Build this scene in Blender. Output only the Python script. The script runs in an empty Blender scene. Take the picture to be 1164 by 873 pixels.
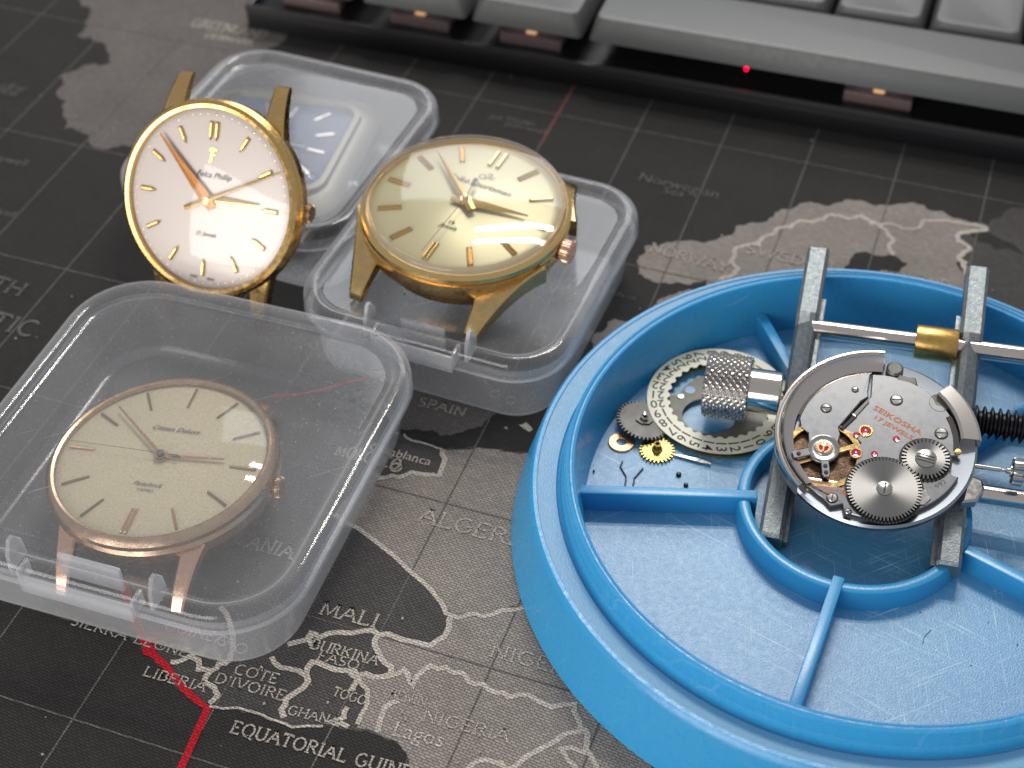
import bpy, bmesh, math, random
from math import sin, cos, pi, radians, hypot, atan2, sqrt
from mathutils import Vector, Matrix
random.seed(7)
C = bpy.context.scene.collection
SC = bpy.context.scene
# ------------------------------------------------------------ camera (units: 1 = 1 cm)
PITCH, ROLL, FPX = 0.77149, -0.01379, 1790.0
FW = Vector((0, cos(PITCH), -sin(PITCH)))
R0 = Vector((1, 0, 0)); U0 = R0.cross(FW)
RT = R0*cos(ROLL) + U0*sin(ROLL); UP = -R0*sin(ROLL) + U0*cos(ROLL)
CAM = Vector((0, 0, 18.5))
cd = bpy.data.cameras.new('camera'); cam = bpy.data.objects.new('camera', cd); C.objects.link(cam)
cd.sensor_width = 36; cd.lens = FPX/1164*36; cd.clip_start = .5; cd.clip_end = 400
M = Matrix.Identity(4)
for i in range(3):
    M[i][0] = RT[i]; M[i][1] = UP[i]; M[i][2] = -FW[i]; M[i][3] = CAM[i]
cam.matrix_world = M
cd.dof.use_dof = True; cd.dof.focus_distance = 22.6; cd.dof.aperture_fstop = .25
SC.camera = cam
# ------------------------------------------------------------ world, lamps, exposure
w = bpy.data.worlds.new('World'); SC.world = w; w.use_nodes = True
w.node_tree.nodes['Background'].inputs[0].default_value = (.93, .95, 1, 1)
w.node_tree.nodes['Background'].inputs[1].default_value = .36
def area(name, loc, target, sx, sy, power, col):
    l = bpy.data.lights.new(name, 'AREA'); l.shape = 'RECTANGLE'; l.size = sx; l.size_y = sy; l.energy = power; l.color = col
    o = bpy.data.objects.new(name, l); C.objects.link(o); o.location = loc
    o.rotation_euler = (Vector(target)-Vector(loc)).to_track_quat('-Z', 'Y').to_euler(); return o
area('monitor_light', (6, 58, 31), (4, 16, 1), 32, 16, 5600, (.94, .96, 1))
area('window_light', (-35, -27, 15), (-4, 21, 2), 46, 32, 23500, (1, .96, .92))
area('ceiling_tube', (10, 50, 55), (3, 18, 0), 21, 1.8, 8500, (1, .95, .88))
area('ceiling_tube', (10, 57.5, 55), (3, 18, 0), 21, 1.8, 8500, (1, .95, .88))
SC.view_settings.view_transform = 'Standard'; SC.view_settings.look = 'None'; SC.view_settings.exposure = .30; SC.view_settings.gamma = 1
SC.render.engine = 'CYCLES'
SC.cycles.use_denoising = True
SC.cycles.transparent_max_bounces = 40; SC.cycles.max_bounces = 10; SC.cycles.sample_clamp_indirect = 6
SC.cycles.caustics_reflective = False; SC.cycles.caustics_refractive = False

def G(px, py, z=0.0):
    d = FW + RT*((px-582)/FPX) + UP*((436.5-py)/FPX)
    return CAM + d*((z-CAM.z)/d.z)
# ------------------------------------------------------------ tagging helpers
def tag(o, label=None, cat=None, group=None, kind=None):
    if label: o['label'] = label
    if cat: o['category'] = cat
    if group: o['group'] = group
    if kind: o['kind'] = kind
    return o
def empty(name, label, cat, mat=None, group=None):
    o = bpy.data.objects.new(name, None); C.objects.link(o); o.empty_display_size = .3
    if mat is not None: o.matrix_world = mat
    return tag(o, label, cat, group)
def obj(name, bm, mats, parent=None, smooth=True, ang=35):
    if smooth and len(bm.faces):
        bm.normal_update()
        for f in bm.faces: f.smooth = True
        for e in bm.edges:
            if len(e.link_faces) == 2 and e.calc_face_angle(0) > radians(ang): e.smooth = False
    me = bpy.data.meshes.new(name); bm.to_mesh(me); bm.free()
    for m in (mats if isinstance(mats, (list, tuple)) else [mats]): me.materials.append(m)
    o = bpy.data.objects.new(name, me); C.objects.link(o)
    if parent: o.parent = parent
    return o
def frame(origin, x, y, z):
    m = Matrix.Identity(4)
    for i in range(3): m[i][0] = x[i]; m[i][1] = y[i]; m[i][2] = z[i]; m[i][3] = origin[i]
    return m
def nframe(origin, n):
    n = Vector(n).normalized(); x = Vector((0, 1, 0)).cross(n).normalized(); y = n.cross(x)
    return frame(origin, x, y, n)
# ------------------------------------------------------------ shape helpers
def face(bm, vs, mi=0):
    try: f = bm.faces.new(vs); f.material_index = mi; return f
    except ValueError: return None
def loops(bm, rings, closed=True, cap0=False, cap1=False, mi=0):
    V = [[bm.verts.new(p) for p in r] for r in rings]
    for a, b in zip(V, V[1:]):
        n = len(a)
        for i in range(n if closed else n-1):
            j = (i+1) % n; face(bm, (a[i], a[j], b[j], b[i]), mi)
    if cap0: face(bm, V[0][::-1], mi)
    if cap1: face(bm, V[-1], mi)
    return V
def lathe(prof, n=64, c=(0, 0, 0), cap0=False, cap1=False, bm=None, a0=0, a1=2*pi, mi=0):
    bm = bm or bmesh.new(); full = abs(a1-a0-2*pi) < 1e-6
    k = n if full else n+1
    rings = [[(c[0]+r*cos(a0+(a1-a0)*i/n), c[1]+r*sin(a0+(a1-a0)*i/n), c[2]+z) for i in range(k)] for r, z in prof]
    V = loops(bm, rings, full, cap0, cap1, mi)
    return bm
def arcblock(prof, a0, a1, n=40, bm=None, mi=0):
    """closed profile (r,z) swept between two angles, with end caps"""
    bm = bm or bmesh.new(); S = []
    for i in range(n+1):
        a = a0+(a1-a0)*i/n; S.append([bm.verts.new((r*cos(a), r*sin(a), z)) for r, z in prof])
    m = len(prof)
    for a, b in zip(S, S[1:]):
        for i in range(m): face(bm, (a[i], a[(i+1) % m], b[(i+1) % m], b[i]), mi)
    face(bm, S[0][::-1], mi); face(bm, S[-1], mi)
    bmesh.ops.recalc_face_normals(bm, faces=bm.faces[:]); return bm
def prism(pts, z0, z1, bev=0.0, bm=None, mi=0):
    bm = bm or bmesh.new()
    A = sum(pts[i][0]*pts[(i+1) % len(pts)][1]-pts[(i+1) % len(pts)][0]*pts[i][1] for i in range(len(pts)))
    if A < 0: pts = pts[::-1]
    n = len(pts)
    def inset(d):
        out = []
        for i in range(n):
            p0, p1, p2 = Vector(pts[i-1][:2]), Vector(pts[i][:2]), Vector(pts[(i+1) % n][:2])
            d1 = (p1-p0); d2 = (p2-p1)
            d1 = d1.normalized() if d1.length > 1e-9 else Vector((1, 0)); d2 = d2.normalized() if d2.length > 1e-9 else d1
            n1 = Vector((-d1.y, d1.x)); n2 = Vector((-d2.y, d2.x)); m = (n1+n2)
            m = m.normalized() if m.length > 1e-6 else n1
            k = max(.5, m.dot(n1)); q = p1+m*d/k; out.append(q)
        return out
    rings = [[(p[0], p[1], z0) for p in pts]]
    if bev > 0:
        rings.append([(p[0], p[1], z1-bev) for p in pts]); rings.append([(p.x, p.y, z1) for p in inset(bev)])
    else: rings.append([(p[0], p[1], z1) for p in pts])
    loops(bm, rings, True, True, True, mi); return bm
def box(x0, x1, y0, y1, z0, z1, bev=0.0, bm=None, mat=None, seg=2):
    b2 = bmesh.new(); bmesh.ops.create_cube(b2, size=1)
    for v in b2.verts: v.co = Vector((x0+(v.co.x+.5)*(x1-x0), y0+(v.co.y+.5)*(y1-y0), z0+(v.co.z+.5)*(z1-z0)))
    if bev: bmesh.ops.bevel(b2, geom=b2.edges[:], offset=bev, segments=seg, profile=.6, affect='EDGES')
    if mat is not None: b2.transform(mat)
    return merge(bm, b2)
def merge(bm, b2):
    if bm is None: return b2
    me = bpy.data.meshes.new('tmp'); b2.to_mesh(me); b2.free(); bm.from_mesh(me); bpy.data.meshes.remove(me); return bm
def rodx(u0, u1, y, z, r, n=24, prof=None, bm=None):
    """solid of revolution along x"""
    prof = prof or [(u0, r), (u1, r)]
    bm = bm or bmesh.new()
    rings = [[(u, y+rr*cos(2*pi*i/n), z+rr*sin(2*pi*i/n)) for i in range(n)] for u, rr in prof]
    loops(bm, rings, True, True, True); bmesh.ops.recalc_face_normals(bm, faces=bm.faces[:]); return bm
def tube(pts, r, n=8, bm=None):
    bm = bm or bmesh.new(); P = [Vector(p) for p in pts]; rings = []
    for i, p in enumerate(P):
        t = (P[min(i+1, len(P)-1)]-P[max(i-1, 0)]).normalized(); a = t.cross(Vector((0, 0, 1)))
        if a.length < .01: a = Vector((1, 0, 0))
        a.normalize(); b = t.cross(a)
        rings.append([p+(a*cos(2*pi*k/n)+b*sin(2*pi*k/n))*r for k in range(n)])
    loops(bm, rings, True, True, True); bmesh.ops.recalc_face_normals(bm, faces=bm.faces[:]); return bm
def circ(cx, cy, r, n=32, a0=0, a1=2*pi, end=False):
    return [(cx+r*cos(a0+(a1-a0)*i/n), cy+r*sin(a0+(a1-a0)*i/n)) for i in range(n+(1 if end else 0))]
def ribbon(bm, pts, wd, z, mi=0, taper=None):
    P = [Vector((p[0], p[1])) for p in pts]; L = []
    for i, p in enumerate(P):
        d = P[min(i+1, len(P)-1)]-P[max(i-1, 0)]
        d = d.normalized() if d.length > 1e-9 else Vector((1, 0)); nn = Vector((-d.y, d.x))
        k = 1.0
        if 0 < i < len(P)-1:
            a = (P[i]-P[i-1]).normalized(); k = max(.6, abs(Vector((-a.y, a.x)).dot(nn)))
        ww = wd*(taper(i/(len(P)-1)) if taper else 1)
        L.append((bm.verts.new((p.x+nn.x*ww/2/k, p.y+nn.y*ww/2/k, z)), bm.verts.new((p.x-nn.x*ww/2/k, p.y-nn.y*ww/2/k, z))))
    for a, b in zip(L, L[1:]): face(bm, (a[1], b[1], b[0], a[0]), mi)
def gearpts(r, n, depth, duty=.5):
    out = []
    for i in range(n):
        a = 2*pi*i/n; s = 2*pi/n
        for f, rr in ((0, r-depth), (.5-duty/2, r-depth), (.5-duty/3.2, r), (.5+duty/3.2, r), (.5+duty/2, r-depth)):
            if f == 0: continue
            out.append((rr*cos(a+s*f), rr*sin(a+s*f)))
    return out
def ringsolid(outer, inner, z0, z1, bm=None, mi=0, mi_side=None):
    """outer and inner outlines with the same number of points"""
    bm = bm or bmesh.new(); n = len(outer); ms = mi if mi_side is None else mi_side
    ot = [bm.verts.new((*p, z1)) for p in outer]; it = [bm.verts.new((*p, z1)) for p in inner]
    ob = [bm.verts.new((*p, z0)) for p in outer]; ib = [bm.verts.new((*p, z0)) for p in inner]
    for i in range(n):
        j = (i+1) % n
        face(bm, (ot[i], ot[j], it[j], it[i]), mi); face(bm, (ob[j], ob[i], ib[i], ib[j]), ms)
        face(bm, (ob[i], ob[j], ot[j], ot[i]), ms); face(bm, (ib[j], ib[i], it[i], it[j]), ms)
    return bm
def text_bm(s, size=1.0, align='CENTER', shear=0, res=3, ext=0.0, bold=0.0):
    cu = bpy.data.curves.new('t', 'FONT'); cu.body = s; cu.size = size; cu.align_x = align; cu.shear = shear; cu.resolution_u = res
    cu.extrude = ext; cu.offset = bold
    o = bpy.data.objects.new('t', cu); C.objects.link(o)
    dg = bpy.context.evaluated_depsgraph_get(); me = bpy.data.meshes.new_from_object(o.evaluated_get(dg))
    bm = bmesh.new(); bm.from_mesh(me); bpy.data.meshes.remove(me); bpy.data.objects.remove(o); bpy.data.curves.remove(cu); return bm
# ------------------------------------------------------------ materials
def mat(name, col=(.5, .5, .5), rough=.4, metal=0.0, bump=None, var=None, aniso=0, coat=0, emit=None, spec=.5, sss=0, rvar=0):
    m = bpy.data.materials.new(name); m.use_nodes = True; nt = m.node_tree; b = nt.nodes['Principled BSDF']
    b.inputs['Base Color'].default_value = (*col, 1); b.inputs['Roughness'].default_value = rough; b.inputs['Metallic'].default_value = metal
    b.inputs['Specular IOR Level'].default_value = spec
    tc = nt.nodes.new('ShaderNodeTexCoord')
    if coat: b.inputs['Coat Weight'].default_value = coat; b.inputs['Coat Roughness'].default_value = .08
    if sss:
        b.inputs['Subsurface Weight'].default_value = sss; b.inputs['Subsurface Radius'].default_value = (.3, .6, 1.0); b.inputs['Subsurface Scale'].default_value = .25
    if emit: b.inputs['Emission Color'].default_value = (*emit[0], 1); b.inputs['Emission Strength'].default_value = emit[1]
    def noise(sc, det=4, ro=.6):
        n = nt.nodes.new('ShaderNodeTexNoise'); n.inputs['Scale'].default_value = sc; n.inputs['Detail'].default_value = det; n.inputs['Roughness'].default_value = ro
        nt.links.new(tc.outputs['Object'], n.inputs['Vector']); return n
    if bump:
        n = noise(bump[0]); bp = nt.nodes.new('ShaderNodeBump'); bp.inputs['Strength'].default_value = bump[1]; bp.inputs['Distance'].default_value = .02
        nt.links.new(n.outputs['Fac'], bp.inputs['Height']); nt.links.new(bp.outputs[0], b.inputs['Normal'])
    if var:
        n = noise(var[0]); r = nt.nodes.new('ShaderNodeValToRGB'); r.color_ramp.elements[0].position = .35; r.color_ramp.elements[1].position = .68
        r.color_ramp.elements[0].color = (*col, 1); r.color_ramp.elements[1].color = (*var[1], 1)
        nt.links.new(n.outputs['Fac'], r.inputs[0]); nt.links.new(r.outputs[0], b.inputs['Base Color'])
    if rvar:
        n = noise(9, 5); mr = nt.nodes.new('ShaderNodeMapRange'); mr.inputs['From Min'].default_value = .3; mr.inputs['From Max'].default_value = .7
        mr.inputs['To Min'].default_value = max(.02, rough-rvar); mr.inputs['To Max'].default_value = rough+rvar
        nt.links.new(n.outputs['Fac'], mr.inputs['Value']); nt.links.new(mr.outputs[0], b.inputs['Roughness'])
    if aniso:
        b.inputs['Anisotropic'].default_value = aniso; t = nt.nodes.new('ShaderNodeTangent'); t.direction_type = 'RADIAL'; t.axis = 'Z'
        nt.links.new(t.outputs[0], b.inputs['Tangent'])
    return m
GRID = -0.35068
def fabric(name, col):
    m = bpy.data.materials.new(name); m.use_nodes = True; nt = m.node_tree; b = nt.nodes['Principled BSDF']; L = nt.links.new
    tc = nt.nodes.new('ShaderNodeTexCoord'); mp = nt.nodes.new('ShaderNodeMapping'); mp.inputs['Rotation'].default_value = (0, 0, -GRID+.12)
    L(tc.outputs['Object'], mp.inputs['Vector'])
    wn = nt.nodes.new('ShaderNodeTexNoise'); wn.inputs['Scale'].default_value = 14; wn.inputs['Detail'].default_value = 2; L(tc.outputs['Object'], wn.inputs['Vector'])
    mx = nt.nodes.new('ShaderNodeVectorMath'); mx.operation = 'MULTIPLY_ADD'; mx.inputs[1].default_value = (.02, .02, 0); L(wn.outputs['Color'], mx.inputs[0]); L(mp.outputs[0], mx.inputs[2])
    br = nt.nodes.new('ShaderNodeTexBrick'); br.inputs['Scale'].default_value = 1; br.inputs['Brick Width'].default_value = .098; br.inputs['Row Height'].default_value = .042
    br.inputs['Mortar Size'].default_value = .009; br.inputs['Mortar Smooth'].default_value = .8; br.offset = .5
    br.inputs['Color1'].default_value = (1, 1, 1, 1); br.inputs['Color2'].default_value = (.78, .78, .78, 1); br.inputs['Mortar'].default_value = (.34, .32, .31, 1)
    L(mx.outputs[0], br.inputs['Vector'])
    n2 = nt.nodes.new('ShaderNodeTexNoise'); n2.inputs['Scale'].default_value = 45; n2.inputs['Detail'].default_value = 3; L(tc.outputs['Object'], n2.inputs['Vector'])
    n3 = nt.nodes.new('ShaderNodeTexNoise'); n3.inputs['Scale'].default_value = .9; n3.inputs['Detail'].default_value = 3; L(tc.outputs['Object'], n3.inputs['Vector'])
    r3 = nt.nodes.new('ShaderNodeMapRange'); r3.inputs['To Min'].default_value = .8; r3.inputs['To Max'].default_value = 1.2; L(n3.outputs['Fac'], r3.inputs['Value'])
    r2 = nt.nodes.new('ShaderNodeMapRange'); r2.inputs['From Min'].default_value = .3; r2.inputs['From Max'].default_value = .7; r2.inputs['To Min'].default_value = .78; r2.inputs['To Max'].default_value = 1.2; L(n2.outputs['Fac'], r2.inputs['Value'])
    mu = nt.nodes.new('ShaderNodeMath'); mu.operation = 'MULTIPLY'; L(r2.outputs[0], mu.inputs[0]); L(r3.outputs[0], mu.inputs[1])
    v = nt.nodes.new('ShaderNodeVectorMath'); v.operation = 'SCALE'; L(br.outputs['Color'], v.inputs[0]); L(mu.outputs[0], v.inputs['Scale'])
    v2 = nt.nodes.new('ShaderNodeVectorMath'); v2.operation = 'MULTIPLY'; v2.inputs[1].default_value = col; L(v.outputs[0], v2.inputs[0]); L(v2.outputs[0], b.inputs['Base Color'])
    b.inputs['Roughness'].default_value = .8; b.inputs['Specular IOR Level'].default_value = .22
    bp = nt.nodes.new('ShaderNodeBump'); bp.inputs['Strength'].default_value = .5; bp.inputs['Distance'].default_value = .015; bp.invert = True
    L(br.outputs['Fac'], bp.inputs['Height']); L(bp.outputs[0], b.inputs['Normal']); return m
def two_sided(nt, fr, ior):
    g = nt.nodes.new('ShaderNodeNewGeometry'); mr = nt.nodes.new('ShaderNodeMapRange'); mr.inputs['To Min'].default_value = ior; mr.inputs['To Max'].default_value = 1/ior
    nt.links.new(g.outputs['Backfacing'], mr.inputs['Value']); nt.links.new(mr.outputs[0], fr.inputs[0])
def clear_plastic(name, milk=.12, edge=.42, rough=.13, tint=(.97, .98, 1)):
    m = bpy.data.materials.new(name); m.use_nodes = True; nt = m.node_tree; nt.nodes.clear(); L = nt.links.new
    out = nt.nodes.new('ShaderNodeOutputMaterial'); tr = nt.nodes.new('ShaderNodeBsdfTransparent'); tr.inputs[0].default_value = (*tint, 1)
    df = nt.nodes.new('ShaderNodeBsdfDiffuse'); df.inputs[0].default_value = (.80, .80, .81, 1); tl = nt.nodes.new('ShaderNodeBsdfTranslucent'); tl.inputs[0].default_value = (.80, .80, .81, 1)
    m1 = nt.nodes.new('ShaderNodeMixShader'); m1.inputs[0].default_value = .45; L(df.outputs[0], m1.inputs[1]); L(tl.outputs[0], m1.inputs[2])
    lw = nt.nodes.new('ShaderNodeLayerWeight'); lw.inputs['Blend'].default_value = .35
    tc = nt.nodes.new('ShaderNodeTexCoord'); n = nt.nodes.new('ShaderNodeTexNoise'); n.inputs['Scale'].default_value = 2.2; n.inputs['Detail'].default_value = 8; n.inputs['Roughness'].default_value = .7
    L(tc.outputs['Object'], n.inputs['Vector'])
    mr = nt.nodes.new('ShaderNodeMapRange'); mr.inputs['To Min'].default_value = milk*.6; mr.inputs['To Max'].default_value = milk*1.4; L(n.outputs['Fac'], mr.inputs['Value'])
    ns = nt.nodes.new('ShaderNodeTexNoise'); ns.inputs['Scale'].default_value = 26; ns.inputs['Detail'].default_value = 3; L(tc.outputs['Object'], ns.inputs['Vector'])
    ms = nt.nodes.new('ShaderNodeMapRange'); ms.inputs['From Min'].default_value = .67; ms.inputs['From Max'].default_value = .74; ms.inputs['To Max'].default_value = .35; L(ns.outputs['Fac'], ms.inputs['Value'])
    mp2 = nt.nodes.new('ShaderNodeMapping'); mp2.vector_type = 'TEXTURE'; mp2.inputs['Rotation'].default_value = (0, 0, .7); mp2.inputs['Scale'].default_value = (1.2, .035, 1); L(tc.outputs['Object'], mp2.inputs[0])
    nq = nt.nodes.new('ShaderNodeTexNoise'); nq.inputs['Scale'].default_value = 1; nq.inputs['Detail'].default_value = 2; L(mp2.outputs[0], nq.inputs['Vector'])
    mq = nt.nodes.new('ShaderNodeMapRange'); mq.inputs['From Min'].default_value = .70; mq.inputs['From Max'].default_value = .77; mq.inputs['To Max'].default_value = .22; L(nq.outputs['Fac'], mq.inputs['Value'])
    sa = nt.nodes.new('ShaderNodeMath'); sa.operation = 'ADD'; L(mr.outputs[0], sa.inputs[0]); L(ms.outputs[0], sa.inputs[1]); sb = nt.nodes.new('ShaderNodeMath'); sb.operation = 'ADD'; L(sa.outputs[0], sb.inputs[0]); L(mq.outputs[0], sb.inputs[1]); mr = sb
    pw = nt.nodes.new('ShaderNodeMath'); pw.operation = 'POWER'; pw.inputs[1].default_value = 1.6; L(lw.outputs['Facing'], pw.inputs[0])
    ma = nt.nodes.new('ShaderNodeMath'); ma.operation = 'MULTIPLY_ADD'; ma.inputs[1].default_value = edge; ma.use_clamp = True; L(pw.outputs[0], ma.inputs[0]); L(mr.outputs[0], ma.inputs[2])
    m2 = nt.nodes.new('ShaderNodeMixShader'); L(ma.outputs[0], m2.inputs[0]); L(tr.outputs[0], m2.inputs[1]); L(m1.outputs[0], m2.inputs[2])
    gl = nt.nodes.new('ShaderNodeBsdfGlossy'); gl.inputs['Roughness'].default_value = rough
    fr = nt.nodes.new('ShaderNodeFresnel'); two_sided(nt, fr, 1.5)
    bp = nt.nodes.new('ShaderNodeBump'); bp.inputs['Strength'].default_value = .15; bp.inputs['Distance'].default_value = .006
    n2 = nt.nodes.new('ShaderNodeTexNoise'); n2.inputs['Scale'].default_value = 28; n2.inputs['Detail'].default_value = 5; L(tc.outputs['Object'], n2.inputs['Vector'])
    L(n2.outputs['Fac'], bp.inputs['Height']); L(bp.outputs[0], gl.inputs['Normal'])
    m3 = nt.nodes.new('ShaderNodeMixShader'); L(fr.outputs[0], m3.inputs[0]); L(m2.outputs[0], m3.inputs[1]); L(gl.outputs[0], m3.inputs[2])
    L(m3.outputs[0], out.inputs[0]); return m
def crystal_mat(name, tint=(.98, .98, .96), gain=1.0):
    m = bpy.data.materials.new(name); m.use_nodes = True; nt = m.node_tree; nt.nodes.clear(); L = nt.links.new
    out = nt.nodes.new('ShaderNodeOutputMaterial'); tr = nt.nodes.new('ShaderNodeBsdfTransparent'); tr.inputs[0].default_value = (*tint, 1)
    gl = nt.nodes.new('ShaderNodeBsdfGlossy'); gl.inputs['Roughness'].default_value = .035
    fr = nt.nodes.new('ShaderNodeFresnel'); two_sided(nt, fr, 1.49)
    mm = nt.nodes.new('ShaderNodeMath'); mm.operation = 'MULTIPLY'; mm.inputs[1].default_value = gain; mm.use_clamp = True; L(fr.outputs[0], mm.inputs[0])
    m3 = nt.nodes.new('ShaderNodeMixShader'); L(mm.outputs[0], m3.inputs[0]); L(tr.outputs[0], m3.inputs[1]); L(gl.outputs[0], m3.inputs[2]); L(m3.outputs[0], out.inputs[0]); return m
def scratched_blue(name, col, rough, wear, strength, sss=0):
    m = mat(name, col, rough, 0, None, spec=1.0 if not sss else .5, sss=sss, rvar=.11 if sss else .05); nt = m.node_tree; b = nt.nodes['Principled BSDF']; L = nt.links.new
    tc = [n for n in nt.nodes if n.type == 'TEX_COORD'][0]; prev = None
    for k, (ang, sc) in enumerate(((.4, 1.5), (1.5, 1.9), (2.5, 1.3), (-.5, 2.3))):
        mp = nt.nodes.new('ShaderNodeMapping'); mp.vector_type = 'TEXTURE'; mp.inputs['Rotation'].default_value = (0, 0, ang); mp.inputs['Scale'].default_value = (1/(sc*.5), 1/(sc*34), 1); mp.inputs['Location'].default_value = (k*3.1, k*1.7, 0)
        L(tc.outputs['Object'], mp.inputs[0]); n = nt.nodes.new('ShaderNodeTexNoise'); n.inputs['Scale'].default_value = 1; n.inputs['Detail'].default_value = 3; n.inputs['Distortion'].default_value = .25; L(mp.outputs[0], n.inputs[0])
        r = nt.nodes.new('ShaderNodeMapRange'); r.inputs['From Min'].default_value = .64; r.inputs['From Max'].default_value = .72; L(n.outputs['Fac'], r.inputs['Value'])
        if prev is None: prev = r
        else:
            mx = nt.nodes.new('ShaderNodeMath'); mx.operation = 'MAXIMUM'; L(prev.outputs[0], mx.inputs[0]); L(r.outputs[0], mx.inputs[1]); prev = mx
    sp = nt.nodes.new('ShaderNodeTexNoise'); sp.inputs['Scale'].default_value = 38; sp.inputs['Detail'].default_value = 4; L(tc.outputs['Object'], sp.inputs[0])
    cl = nt.nodes.new('ShaderNodeTexNoise'); cl.inputs['Scale'].default_value = 1.3; cl.inputs['Detail'].default_value = 4; L(tc.outputs['Object'], cl.inputs[0])
    pr = nt.nodes.new('ShaderNodeMapRange'); pr.inputs['From Min'].default_value = .35; pr.inputs['From Max'].default_value = .65; pr.inputs['To Max'].default_value = 1; L(cl.outputs[0], pr.inputs['Value'])
    m1 = nt.nodes.new('ShaderNodeMath'); m1.operation = 'MULTIPLY'; L(prev.outputs[0], m1.inputs[0]); L(pr.outputs[0], m1.inputs[1])
    m2 = nt.nodes.new('ShaderNodeMath'); m2.operation = 'MULTIPLY'; m2.inputs[1].default_value = wear; L(m1.outputs[0], m2.inputs[0])
    mc = nt.nodes.new('ShaderNodeMix'); mc.data_type = 'RGBA'; mc.inputs[6].default_value = (*col, 1); mc.inputs[7].default_value = (.36, .58, .72, 1); L(m2.outputs[0], mc.inputs[0]); L(mc.outputs[2], b.inputs['Base Color'])
    bp = nt.nodes.new('ShaderNodeBump'); bp.inputs['Strength'].default_value = strength; bp.inputs['Distance'].default_value = .01
    ad = nt.nodes.new('ShaderNodeMath'); ad.operation = 'MULTIPLY_ADD'; ad.inputs[1].default_value = .15; L(m1.outputs[0], ad.inputs[0]); L(sp.outputs[0], ad.inputs[2]); L(ad.outputs[0], bp.inputs['Height']); L(bp.outputs[0], b.inputs['Normal'])
    return m
GOLD = mat('gold', (.76, .53, .22), .20, 1, (14, .10), rvar=.08)
GOLDW = mat('worn_gold', (.70, .48, .20), .23, 1, (20, .07), var=(6, (.58, .40, .19)), rvar=.1)
ROSE = mat('rose_gold', (.72, .44, .30), .24, 1, (16, .05), rvar=.08)
HANDG = mat('hand_gold', (.74, .50, .20), .24, 1)
COPPERH = mat('hand_copper', (.62, .27, .09), .3, 1, (60, .4))
STEEL = mat('steel', (.46, .44, .42), .22, 1, None, rvar=.08)
POLISH = mat('polished_steel', (.66, .60, .55), .12, 1, (6, .05))
BRIDGE = mat('bridge_nickel', (.20, .205, .215), .30, 1, None, rvar=.03)
RINGM = mat('ring_nickel', (.56, .52, .49), .22, 1, None)
PLATEM = mat('plate_nickel', (.30, .33, .37), .28, 1, None)
WHEEL = mat('brushed_wheel', (.25, .247, .24), .27, 1, None, aniso=.85)
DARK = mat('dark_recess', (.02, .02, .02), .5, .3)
ZINC = mat('cast_zinc', (.30, .33, .34), .42, .9, (38, .55), var=(14, (.20, .225, .235)), rvar=.12)
BRASS = mat('brass', (.66, .42, .13), .30, 1, (40, .2), var=(9, (.48, .30, .10)))
BRASSG = mat('brass_wheel', (.34, .26, .09), .32, 1, (40, .1))
COPPER = mat('copper', (.90, .50, .30), .42, 1, (30, .25))
BLACKM = mat('black_screw', (.012, .012, .014), .35, .6)
AGED = mat('aged_gold', (.60, .43, .28), .28, 1, (16, .08), var=(5, (.52, .34, .22)), rvar=.1)
PLATEG = mat('dull_plate', (.20, .20, .165), .5, .1, (50, .2), var=(6, (.14, .14, .115)))
PITM = mat('brown_pit', (.16, .10, .06), .35, 1, (30, .3), var=(7, (.05, .035, .03)))
RUBY = mat('ruby', (.45, .01, .07), .08, 0, coat=.6)
INKO = mat('orange_ink', (.46, .13, .05), .6)
INKB = mat('black_ink', (.015, .015, .015), .6)
INKG = mat('grey_ink', (.09, .085, .08), .6)
GREYST = mat('grey_steel', (.13, .13, .12), .42, .7, (45, .15), var=(5, (.09, .09, .08)))
CRYSTAL = crystal_mat('crystal')
# ------------------------------------------------------------ desk mat with printed world map
F_SEA = fabric('mat_sea', (.038, .0355, .034)); F_LAND = fabric('mat_land', (.33, .295, .265)); F_MID = fabric('mat_land_mid', (.17, .155, .145))
F_DK = fabric('mat_land_dark', (.088, .082, .080)); F_LINE = fabric('mat_border', (.60, .545, .475)); F_GRID = fabric('mat_grid', (.15, .14, .132)); F_RED = fabric('mat_red', (.58, .012, .025)); F_PINK = fabric('mat_pink', (.26, .09, .09))
F_TXT = fabric('mat_lettering', (.50, .455, .40)); MATS = [F_SEA, F_LAND, F_MID, F_DK, F_LINE, F_GRID, F_RED, F_PINK, F_TXT]
mb = bmesh.new()
face(mb, [mb.verts.new(p) for p in ((-30, 2, 0), (34, 2, 0), (34, 48, 0), (-30, 48, 0))], 0)
def rough_poly(pts, amp=.05, lvl=3, seed=1, closed=True, keep=None):
    rnd = random.Random(seed); P = [Vector((p.x, p.y)) for p in pts]
    for _ in range(lvl):
        Q = []; n = len(P)
        for i in range(n if closed else n-1):
            a, b = P[i], P[(i+1) % n]; Q.append(a); d = b-a; L = d.length
            if L > .05: Q.append((a+b)/2+Vector((-d.y, d.x)).normalized()*rnd.uniform(-1, 1)*min(L*.22, amp*2))
        if not closed: Q.append(P[-1])
        P = Q
    return P
def land(px, mi, z, amp=.05, lvl=2, seed=1):
    P = rough_poly([G(*p) for p in px], amp, lvl, seed)
    face(mb, [mb.verts.new((p.x, p.y, z)) for p in P], mi)
BZ = [.009]
def border(px, wd=.05, mi=4, z=.009, amp=.025, lvl=1, seed=3):
    BZ[0] += .00015; z = BZ[0]; wd *= 1.35
    P = rough_poly([G(*p) for p in px], amp, lvl, seed, closed=False); ribbon(mb, P, wd, z, mi)
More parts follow.
